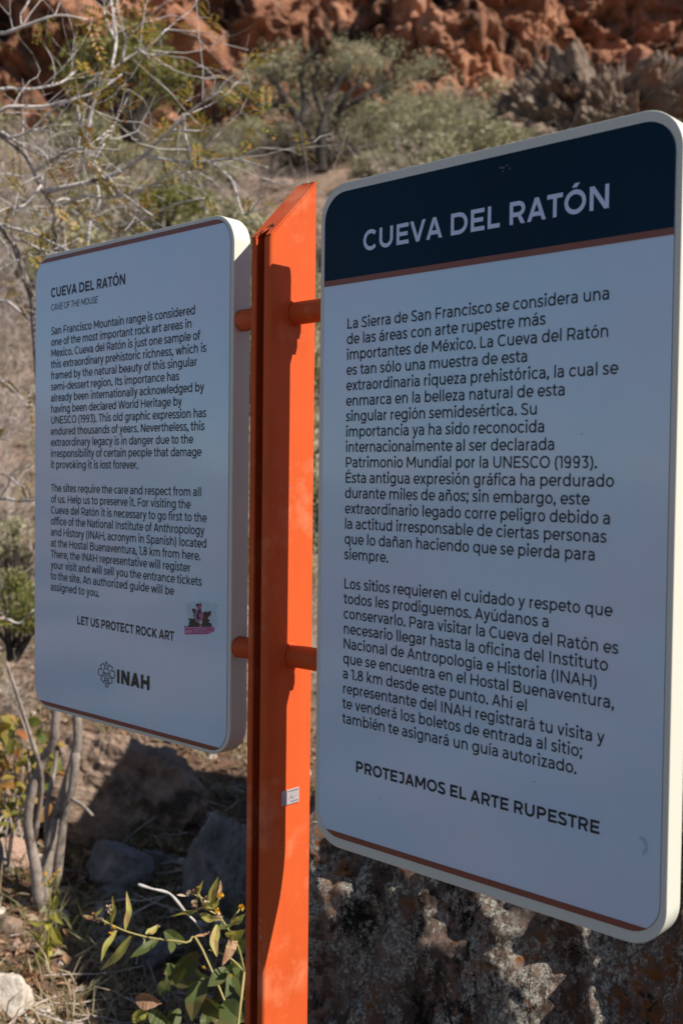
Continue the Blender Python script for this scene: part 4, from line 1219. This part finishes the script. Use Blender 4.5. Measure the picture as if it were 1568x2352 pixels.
def plant(kind, var, loc, sx, sz, rot, label=None, group=True):
    k = (kind, var)
    if k not in meshes:
        mb, ms = kinds[k]; o = mb.build(NAMES[kind], ms); meshes[k] = o.data
    else:
        o = bpy.data.objects.new(NAMES[kind], meshes[k]); COL.objects.link(o)
    o.location = tuple(map(float, loc)); o.scale = (sx, sx, sz); o.rotation_euler = (0, 0, rot)
    return tag(o, label or LABELS[kind], 'bush', GROUPS[kind] if group and not label else None)


def plant_px(kind, x, ybase, wpx, hpx, label=None, depth=None):
    p, d = ground_at(x, ybase)
    if depth: d = depth; p = px(x, ybase, d)
    var = r.randrange(len([k for k in kinds if k[0] == kind]))
    w, h = wpx / FOC * d, hpx / FOC * d
    return plant(kind, var, p, w / 1.25, h, r.uniform(0, 6.28), label)


# bushes one can pick out
plant_px('green', 310, 300, 330, 240, 'rounded yellow-green tree-like bush below the cliff, behind the bare branches', depth=20)
plant_px('green', 1110, 225, 95, 130, 'small dark green bush at the cliff foot left of the grey outcrop')
plant_px('grey', 915, 235, 150, 120, 'grey leafless bush between the dark-limbed tree and the cliff')
plant_px('grey', 1020, 300, 110, 110, 'dusky grey bush left of the grey outcrop')
plant_px('olive', 1000, 330, 190, 110, 'wide olive bush right of the dark-limbed tree')
plant_px('olive', 1130, 345, 170, 80, 'low olive bush directly below the grey outcrop')
plant_px('olive', 1230, 322, 150, 70, 'low olive bush just above the navy title band')
plant_px('olive', 620, 300, 130, 130, 'pale olive bush behind the left limb of the dark-limbed tree')
plant_px('olive', 905, 405, 150, 90, 'olive bush just above the upper left corner of the Spanish board')
plant_px('olive', 980, 360, 120, 90, 'short olive bush right above the sloping top edge of the Spanish board')
plant_px('sage', 480, 330, 200, 150, 'greyish bush left of the dark-limbed tree')
plant_px('olive', 450, 270, 170, 140, 'olive bush under the dark stretch of cliff on the left')
plant_px('grey', 400, 420, 170, 130, 'pale grey bush above the left part of the English board')
plant_px('green', 28, 1500, 200, 190, 'dark green bush beyond the left edge of the English board', depth=5.7)
plant_px('grey', 20, 1210, 220, 150, 'bare brown bush on the slope left of the English board', depth=8)

plant_px('olive', 40, 1330, 170, 150, 'dull olive bush at the left edge halfway down the English board', depth=6.2)
plant_px('grey', 5, 1000, 200, 230, 'grey twiggy bush at the left edge beside the first lines of the English board', depth=6.6)
plant_px('sage', 30, 1640, 170, 130, 'dry straw-coloured bush behind the foot of the bare bush', depth=5.2)
for x_, y_, w_, h_, k_, lb_ in ((865, 440, 150, 105, 'olive', 'olive bush right of the dark trunk, above the corner of the Spanish board'), (1010, 392, 160, 85, 'olive', 'spreading olive bush over the middle of the Spanish board top edge'),
                                (690, 452, 120, 70, 'sage', 'small straw-grey bush beside the tip of the orange post'), (1120, 365, 130, 70, 'sage', 'greyish bush in front of the left end of the grey outcrop'), (560, 395, 170, 95, 'sage', 'straw-grey bush left of the dark tree trunk')):
    plant_px(k_, x_, y_, w_, h_, lb_)
# dark-limbed tree (traced limbs) below the cliff
tp, td = ground_at(742, 400)
tree = empty('tree', tuple(map(float, tp)))
tag(tree, 'dark-limbed spreading tree with thin grey-green crown on the hillside below the cliff', 'tree')
mb = MB()
TL = [([(742, 404), (718, 350), (692, 292), (666, 248), (622, 240), (588, 246)], .10, .03), ([(740, 400), (735, 330), (745, 272), (768, 205), (800, 150)], .10, .025), ([(745, 385), (760, 310), (790, 232), (830, 180)], .08, .02),
      ([(752, 372), (775, 356), (832, 340), (902, 320)], .07, .02), ([(692, 292), (700, 230), (690, 170), (720, 120)], .06, .02), ([(666, 248), (640, 200), (610, 165)], .05, .015), ([(780, 250), (850, 215), (900, 190)], .05, .015), ([(745, 272), (720, 200), (740, 140)], .05, .015)]
ends = []
for pts, r0, r1 in TL:
    P = smooth_poly([px(x, y, td + r.gauss(0, .22) * (k > 0)) for k, (x, y) in enumerate(pts)], 4); n = len(P)
    mb.tube(P, [1.6 * (r0 + (r1 - r0) * i / (n - 1)) for i in range(n)], 7)
    for _ in range(14):
        q, _d = zigzag(r, P[r.randrange(n // 3, n)], unit(rv(r) + upv * .6), r.uniform(.4, 1.0), 4, .3)
        mb.tube(q, [.018, .014, .010, .007, .004], 4, cap=False)
mb.build('trunk', M['dark_bark'], tree, smooth=True)
mb = MB()
for _ in range(98):
    a = r.uniform(0, 6.28); q = math.sqrt(r.random())
    cx_, cy_ = 775 + 262 * q * math.cos(a), 205 + 118 * q * math.sin(a)
    c_ = px(cx_, cy_, td + .1 + abs(r.gauss(0, .8))); s_ = r.uniform(.25, .5)
    for _ in range(130):
        leaf_quad(mb, c_ + unit(rv(r)) * (r.random() ** .5) * s_ * np.array([1.2, 1.2, .7]), r, r.uniform(.045, .085), 0)
mb.build('crown', leafy('crown_leaf', [(0.0, (0.27, 0.27, 0.15)), (0.5, (0.37, 0.355, 0.21)), (1.0, (0.46, 0.43, 0.28))], 0.3), tree)

# the rest of the hillside
spots = []
tries = 0
while len(spots) < 230 and tries < 9000:
    tries += 1
    d = 6.0 + 25 * r.random() ** .8; w = r.uniform(-.40, .40) * d
    x, y = CAM[0] + d * FX + w * WX, CAM[1] + d * FY + w * WY
    z = terrain(x, y)
    v = np.array([x, y, z]) - CAM; zc = v @ CF; sx_ = 784 + FOC * (v @ CR) / zc; sy_ = 1176 - FOC * (v @ CU) / zc
    if not (-120 < sx_ < 1680): continue
    if sx_ > 740 and sy_ > 520: continue              # behind the Spanish board
    if 600 < sx_ < 900 and 330 < sy_ < 620 and d < td + .5: continue   # keeps the dark trunk in view
    if any((x - a) ** 2 + (y - b_) ** 2 < (.45 + d * .018) ** 2 for a, b_ in spots): continue
    spots.append((x, y))
    far_ = d > 15
    if sx_ < 560: kind = r.choices(['grey', 'sage', 'olive', 'green'], (8, 3.5, .5, .25) if not far_ else (4, 3, 3, .6))[0]
    else: kind = r.choices(['grey', 'sage', 'olive', 'green'], (3, 2, 6, .6))[0]
    var = r.randrange(len([k for k in kinds if k[0] == kind]))
    s_ = r.uniform(.55, 1.15) * (1.0 if not far_ else 1.35)
    if d < 9: s_ *= .75
    plant(kind, var, (x, y, z - .03), s_ * r.uniform(.9, 1.3), s_, r.uniform(0, 6.28))

# ------------------------------------------------------------------ grass, litter, pebbles: what nobody could count
gb, lb2, pb = MB(), MB(), MB()
r = random.Random(77)


def in_view(x, y, z, m=60):
    v = np.array([x, y, z]) - CAM; zc = v @ CF
    if zc < .5: return None
    a, b_ = 784 + FOC * (v @ CR) / zc, 1176 - FOC * (v @ CU) / zc
    return (a, b_, zc) if -m < a < 1568 + m and b_ < 2352 + 150 else None


for _ in range(5200):                                # tufts
    d = 2.2 + 22 * r.random() ** 2.2; w = r.uniform(-.40, .40) * d
    x, y = CAM[0] + d * FX + w * WX, CAM[1] + d * FY + w * WY
    if ((x - bx) / 1.5) ** 2 + ((y - by) / 1.1) ** 2 < 1: continue
    z = terrain(x, y); q = in_view(x, y, z)
    if not q or (q[0] > 740 and q[2] > 3.5): continue
    dens = noise.noise((x * 1.1, y * 1.1, 4)) + .25
    if dens < r.uniform(-.35, .5): continue
    green = noise.noise((x * .8, y * .8, 9)) + (.25 if d < 4.5 else -.35) > r.uniform(-.3, .5)
    hh = r.uniform(.05, .16) * (1 if d < 6 else 1.9)
    for _ in range(r.randrange(7, 16)):
        a = r.uniform(0, 6.28); b0 = np.array([x + r.gauss(0, .03), y + r.gauss(0, .03), z - .01]); l = hh * r.uniform(.5, 1.2)
        dv = np.array([math.cos(a) * r.uniform(.1, .9), math.sin(a) * r.uniform(.1, .9), 1]); dv = unit(dv)
        sd = unit(np.cross(dv, rv(r))) * (.0016 + .0006 * d * .5)
        m1 = b0 + dv * l * .55; tip = b0 + dv * l + np.array([math.cos(a), math.sin(a), -.5]) * l * .28
        gb.add([b0 - sd, b0 + sd, m1 + sd * .8, m1 - sd * .8, tip], [(0, 1, 2, 3), (3, 2, 4)], 1 if green else 0)
gr = gb.build('dry_grass', [M['straw'], M['green_grass']]); gr['kind'] = 'stuff'
for _ in range(14000):                                # fallen leaves and bits of bark
    d = 2.3 + 9 * r.random() ** 1.7; w = r.uniform(-.40, .02) * d
    x, y = CAM[0] + d * FX + w * WX, CAM[1] + d * FY + w * WY
    if noise.noise((x * 1.4, y * 1.4, 2)) < r.uniform(-.5, .3): continue
    z = terrain(x, y)
    if not in_view(x, y, z): continue
    s_ = r.uniform(.010, .034); a = r.uniform(0, 6.28)
    u_ = np.array([math.cos(a), math.sin(a), r.gauss(0, .35)]) * s_; v_ = np.array([-math.sin(a), math.cos(a), r.gauss(0, .35)]) * s_ * .45
    p = np.array([x, y, z + .004 + abs(r.gauss(0, .006))])
    k = np.array([0, 0, s_ * r.uniform(-.1, .4)])
    lb2.add([p - u_, p - v_ + k, p + u_, p + v_ + k], [(0, 1, 2), (0, 2, 3)], 0 if r.random() < .78 else 1)
ll = lb2.build('leaf_litter', [M['brown_leaf'], M['straw']]); ll['kind'] = 'stuff'
V3, F3 = ico(1)
for _ in range(1500):
    d = 2.3 + 14 * r.random() ** 1.8; w = r.uniform(-.40, .10) * d
    x, y = CAM[0] + d * FX + w * WX, CAM[1] + d * FY + w * WY
    z = terrain(x, y)
    if not in_view(x, y, z): continue
    s_ = r.uniform(.006, .022) * (1 + .12 * d) * (2.2 if r.random() < .06 else 1)
    k = [r.uniform(.7, 1.3) for _ in range(12)]
    pb.add([(x + q.x * s_ * k[i % 12], y + q.y * s_ * k[(i * 5) % 12], z + q.z * s_ * .6 * k[(i * 7) % 12]) for i, q in enumerate(V3)], F3, 0 if r.random() < .6 else 1)
pp = pb.build('pebbles', [M['tan_rock'], M['pale_rock']]); pp['kind'] = 'stuff'
for _ in range(1):
    sb = MB()
    for _ in range(420):                             # fallen twigs
        d = 2.4 + 8 * r.random() ** 1.5; w = r.uniform(-.40, .0) * d
        x, y = CAM[0] + d * FX + w * WX, CAM[1] + d * FY + w * WY
        z = terrain(x, y)
        if not in_view(x, y, z): continue
        a = r.uniform(0, 6.28)
        q, _d = zigzag(r, np.array([x, y, z + .012]), np.array([math.cos(a), math.sin(a), r.uniform(-.02, .12)]), r.uniform(.08, .35), 4, .15)
        r0 = r.uniform(.0015, .004); sb.tube(q, [r0, r0, r0 * .9, r0 * .7, r0 * .5], 4, cap=False)
    tw = sb.build('fallen_twigs', M['dry_twig']); tw['kind'] = 'stuff'

# ------------------------------------------------------------------ plants beside the path
Q = lambda x, y: (x * .36, 1944 + y * .36)           # enlarged detail of the photograph -> photograph


def leaf_px(mb, a, b_, wpx, depth, mat, seed, bend=.10, dz=0.0, fold=.3, wave=0.0):
    r = random.Random(seed)
    A_, B_ = Q(*a), Q(*b_)
    p, e = px(*A_, depth), px(*B_, depth + dz)
    L = np.linalg.norm(e - p)
    side = unit(np.cross(e - p, CF)); mid = (p + e) / 2 + side * L * r.uniform(-bend, bend) - CF * L * .06
    nrm = unit(-CF + np.array([0, 0, .35]) + rv(r, .3))
    blade(mb, [p, p + (mid - p) * .5 + side * L * .01, mid, mid + (e - mid) * .55, e], wpx * .36 / FOC * depth, nrm, mat, fold, wave=wave, r=r)


def flower_px(root, c, size, depth, mats, seed, kind='petal', n=16):
    r = random.Random(seed); mb = MB(); c_ = px(*Q(*c), depth); s_ = size * .36 / FOC * depth
    for _ in range(n):
        d = unit(rv(r) + upv * .5); blade(mb, [c_, c_ + d * s_ * .5, c_ + d * s_ * .8 - upv * s_ * .06, c_ + d * s_ - upv * s_ * .1], s_ * .42, unit(rv(r)), 0, .2)
    o = mb.build('flower', mats, root)
    if kind != 'petal': o['label'] = 'dried pale flower head'
    return o


# long-leaved flowering stem reaching in from the post
D2 = 2.25
base2 = np.array([-.28, .32, terrain(-.28, .32)])
long_plant = empty('flowering_plant', tuple(map(float, base2)))
tag(long_plant, 'arching stem with narrow upright and hanging leaves and small tan flowers on shaded ground', 'plant')
mb = MB()
path = [px(*Q(x, y), D2) for x, y in ((1290, 655), (1190, 615), (1000, 590), (900, 570), (800, 540), (715, 503), (650, 470), (590, 455), (535, 440))]
P = smooth_poly([base2, base2 * .6 + path[0] * .4 + np.array([0, 0, .05])] + path, 4)
mb.tube(P, [(.0026 - .0013 * i / (len(P) - 1)) for i in range(len(P))], 6)
for a, b_ in (((715, 503), (700, 410)), ((650, 470), (640, 462)), ((640, 470), (600, 435)), ((735, 512), (728, 520)), ((900, 572), (925, 600)), ((925, 600), (880, 690)), ((880, 690), (868, 750)), ((965, 590), (950, 665))):
    mb.tube([px(*Q(*a), D2), px(*Q((a[0] + b_[0]) / 2 + 4, (a[1] + b_[1]) / 2), D2), px(*Q(*b_), D2 - .01)], [.0016, .0013, .001], 5)
mb.build('stem', M['stem'], long_plant, smooth=True)
for k, (a, b_, w, mt) in enumerate([((800, 532), (808, 283), 44, 'lance'), ((708, 495), (718, 310), 36, 'lance'), ((840, 570), (642, 790), 66, 'lance'), ((745, 535), (645, 738), 44, 'lance'), ((622, 468), (525, 440), 34, 'pinkish'),
                                     ((610, 442), (658, 388), 22, 'lance'), ((930, 558), (1012, 500), 52, 'lance'), ((1012, 592), (828, 712), 66, 'deep'), ((1050, 540), (1190, 612), 95, 'deep'), ((1095, 600), (1090, 684), 64, 'deep'), ((690, 470), (668, 500), 30, 'lance')]):
    mb = MB(); leaf_px(mb, a, b_, w * .85, D2, 0, 200 + k, dz=-.03 if k % 2 else .02); mb.build('leaf', M[mt], long_plant)
for k, (c, s_, mt, kd) in enumerate([((695, 395), 30, 'fluff', 'dry'), ((640, 470), 26, 'fluff', 'dry'), ((602, 432), 20, 'pinkish', 'dry'), ((728, 520), 20, 'petal', 'petal'), ((710, 555), 18, 'petal', 'petal'), ((1008, 508), 16, 'fluff', 'dry')]):
    flower_px(long_plant, c, s_, D2 - .01, M[mt], 300 + k, kd)

# flowering plant against the post
D3 = 2.12
base3 = np.array([-.42, .10, terrain(-.42, .10)])
near_plant = empty('flowering_plant', tuple(map(float, base3)))
tag(near_plant, 'flowering plant with drying leaves and yellow button flowers right beside the orange post', 'plant')
mb = MB()
for pts in (((1560, 800), (1490, 730), (1430, 690), (1330, 660)), ((1560, 800), (1520, 640), (1450, 520), (1390, 460)), ((1450, 520), (1370, 400), (1290, 330), (1215, 300)), ((1370, 400), (1400, 330)), ((1470, 480), (1530, 400)), ((1290, 360), (1265, 290)), ((1390, 440), (1300, 395), (1240, 405)), ((1340, 345), (1310, 390))):
    P = smooth_poly([px(*Q(*p), D3) for p in pts], 4); mb.tube(P, [.0020 - .0009 * i / (len(P) - 1) for i in range(len(P))], 6)
mb.tube(smooth_poly([base3, (base3 + px(*Q(1560, 800), D3)) / 2 + np.array([.01, .02, 0]), px(*Q(1560, 800), D3)], 4), .0026, 6)
mb.build('stem', M['stem'], near_plant, smooth=True)
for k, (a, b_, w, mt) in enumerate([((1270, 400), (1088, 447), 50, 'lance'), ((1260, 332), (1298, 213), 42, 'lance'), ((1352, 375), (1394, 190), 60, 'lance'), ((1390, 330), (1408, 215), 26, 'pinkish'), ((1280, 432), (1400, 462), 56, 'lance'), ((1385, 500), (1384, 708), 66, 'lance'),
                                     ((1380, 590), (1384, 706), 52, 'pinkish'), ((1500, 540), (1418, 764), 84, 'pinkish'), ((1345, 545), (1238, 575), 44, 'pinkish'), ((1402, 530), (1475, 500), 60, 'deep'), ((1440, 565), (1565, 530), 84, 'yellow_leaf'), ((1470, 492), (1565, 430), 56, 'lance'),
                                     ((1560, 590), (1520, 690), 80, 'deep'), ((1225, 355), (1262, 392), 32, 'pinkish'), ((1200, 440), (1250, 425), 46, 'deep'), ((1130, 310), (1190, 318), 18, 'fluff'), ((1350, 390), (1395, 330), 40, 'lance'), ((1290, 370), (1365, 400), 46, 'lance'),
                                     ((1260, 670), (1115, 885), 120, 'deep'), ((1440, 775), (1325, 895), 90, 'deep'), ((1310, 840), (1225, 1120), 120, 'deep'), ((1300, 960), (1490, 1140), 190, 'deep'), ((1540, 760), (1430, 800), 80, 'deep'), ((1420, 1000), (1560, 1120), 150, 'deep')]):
    mb = MB(); leaf_px(mb, a, b_, w * (.85 if mt != 'deep' else 1.0), D3 + (.03 if mt == 'deep' else 0), 0, 400 + k, dz=.05 if k % 3 == 0 else -.03, wave=.03 if mt == 'pinkish' else 0); mb.build('leaf', M[mt], near_plant)
rl = random.Random(31)
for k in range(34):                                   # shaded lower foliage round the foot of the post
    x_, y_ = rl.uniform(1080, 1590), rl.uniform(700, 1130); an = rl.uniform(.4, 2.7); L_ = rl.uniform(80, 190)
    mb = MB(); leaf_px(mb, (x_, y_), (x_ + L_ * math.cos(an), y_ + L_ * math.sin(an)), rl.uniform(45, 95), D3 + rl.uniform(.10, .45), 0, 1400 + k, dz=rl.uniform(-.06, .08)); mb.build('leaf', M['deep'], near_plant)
for k, (c, s_, mt, kd) in enumerate([((1205, 295), 22, 'fluff', 'dry'), ((1240, 290), 22, 'pinkish', 'dry'), ((1266, 268), 20, 'petal', 'petal'), ((1240, 362), 30, 'fluff', 'dry'), ((1316, 336), 26, 'fluff', 'dry'), ((1405, 315), 26, 'petal', 'petal'), ((1390, 412), 24, 'petal', 'petal'), ((1386, 462), 42, 'fluff', 'dry'), ((1540, 390), 26, 'petal', 'petal'), ((1300, 775), 14, 'petal', 'petal'), ((1475, 825), 14, 'petal', 'petal')]):
    flower_px(near_plant, c, s_, D3 - .012, M[mt], 500 + k, kd, 22)

# upright plant in the sun
p_, D1 = ground_at(*Q(312, 815))
sun_plant = empty('flowering_plant', tuple(map(float, p_)))
tag(sun_plant, 'upright sunlit yellow-green plant topped by yellow flowers in front of the bush stems', 'plant')
mb = MB()
for pts in (((312, 818), (308, 600), (322, 400), (320, 260), (318, 225)), ((320, 262), (292, 180)), ((320, 262), (352, 182)), ((360, 310), (380, 165)), ((322, 400), (360, 310)), ((312, 260), (278, 238))):
    P = smooth_poly([px(*Q(*p), D1) for p in pts], 4); mb.tube(P, [.0030 - .0012 * i / (len(P) - 1) for i in range(len(P))], 5)
mb.build('stem', M['yellow_leaf'], sun_plant, smooth=True)
for k, (a, b_, w) in enumerate([((312, 480), (178, 482), 24), ((354, 412), (408, 500), 28), ((335, 515), (404, 625), 46), ((280, 605), (195, 550), 30), ((298, 640), (262, 795), 54), ((330, 612), (382, 622), 34), ((372, 320), (318, 405), 28), ((318, 470), (300, 540), 36), ((312, 590), (330, 680), 40), ((330, 470), (352, 430), 22), ((300, 700), (330, 640), 40)]):
    mb = MB(); leaf_px(mb, a, b_, w * 1.35, D1, 0, 600 + k, dz=-.04 if k % 2 else .03); mb.build('leaf', M['yellow_leaf'], sun_plant)
for k, c in enumerate([(290, 172), (352, 178), (380, 158), (278, 236), (316, 220), (328, 205)]):
    flower_px(sun_plant, c, 16, D1, M['petal'], 700 + k, 'petal', 14)

# pale dead twig leaning up out of the ground
D4 = 2.55
gp, gd = ground_at(*Q(1330, 620))
mb = MB()
P = smooth_poly([px(*Q(882, 243), D4), px(*Q(960, 268), D4), px(*Q(1050, 290), D4), px(*Q(1100, 316), D4), px(*Q(1180, 415), D4 + .03), px(*Q(1285, 530), D4 + .08), gp - np.array([0, 0, .02])], 4)
mb.tube(P, [.0030 + .0008 * math.sin(i) for i in range(len(P))], 6)
tag(mb.build('dead_twig', M['white_twig'], smooth=True), 'bare white twig bent above the shaded ground left of the orange post', 'twig')

# curled brown leaf with a green seedling, a fallen orange leaf
gp, gd = ground_at(*Q(950, 1135))
seed_ = empty('seedling', tuple(map(float, gp)))
tag(seed_, 'low leafy plant with one curled brown leaf at the bottom beside the orange post', 'plant')
for k, (a, b_, w, mt) in enumerate([((865, 975), (1032, 1002), 105, 'brown_leaf'), ((945, 1045), (850, 1130), 70, 'yellow_leaf'), ((948, 1055), (1085, 1140), 90, 'deep'), ((940, 1060), (905, 1150), 60, 'deep'), ((1000, 1090), (1110, 1170), 70, 'deep'), ((576, 1078), (634, 1140), 34, 'brown_leaf')]):
    mb = MB(); leaf_px(mb, a, b_, w, 2.35, 0, 800 + k, bend=.2, fold=.5, wave=.04); mb.build('leaf', M[mt], seed_)
mb = MB(); mb.tube([gp, px(*Q(945, 1050), 2.35)], .002, 5); mb.build('stem', M['stem'], seed_)
gp, gd = ground_at(*Q(180, 850))
mb = MB()
for k, (a, b_, w) in enumerate([((70, 822), (300, 835), 85), ((110, 850), (270, 800), 70)]):
    leaf_px(mb, a, b_, w, gd - .03, 0, 840 + k, bend=.12, fold=.6, wave=.05)
tag(mb.build('fallen_leaf', M['brown_leaf']), 'large curled orange-brown leaf lying at the foot of the sunlit plant', 'leaf')

# broad-leaved shrub with yellow and red leaves at the left edge, and a small one behind the flat rock
def broad_bush(cx_, cy_, wpx, hpx, depth, n, lpx, label, seed):
    r = random.Random(seed); foot = px(cx_, cy_ + hpx * .55, depth)
    foot[2] = min(foot[2], terrain(foot[0], foot[1]))
    o = empty('leafy_shrub', tuple(map(float, foot))); tag(o, label, 'shrub')
    st_, lf = MB(), MB()
    for _ in range(9):
        e = px(cx_ + r.uniform(-.45, .45) * wpx, cy_ + r.uniform(-.5, .2) * hpx, depth + r.gauss(0, .15))
        st_.tube(smooth_poly([foot, (foot + e) / 2 + rv(r, .03), e], 3), .004, 4, cap=False)
    for _ in range(n):
        c_ = px(cx_ + r.uniform(-.5, .5) * wpx, cy_ + r.uniform(-.5, .5) * hpx, depth + r.gauss(0, .2))
        d = unit(rv(r) + np.array([0, 0, -.2])); L = lpx / FOC * depth * r.uniform(.6, 1.3)
        blade(lf, [c_, c_ + d * L * .5 + upv * L * .08, c_ + d * L * .8 + upv * L * .04, c_ + d * L], L * .5, unit(upv + rv(r, .5)), 0, .2)
    st_.build('stems', M['dry_twig'], o); lf.build('foliage', M['broad'], o)


broad_bush(45, 1770, 170, 220, BD + .5, 150, 38, 'leafy shrub with broad yellow and reddish leaves left of the bush stems', 901)
broad_bush(370, 1668, 190, 70, 5.6, 120, 16, 'small yellow-leaved shrub behind the far end of the flat-topped rock', 903)
broad_bush(20, 1850, 110, 90, BD + .2, 60, 26, 'low green shrub above the split orange-tan rock', 905)
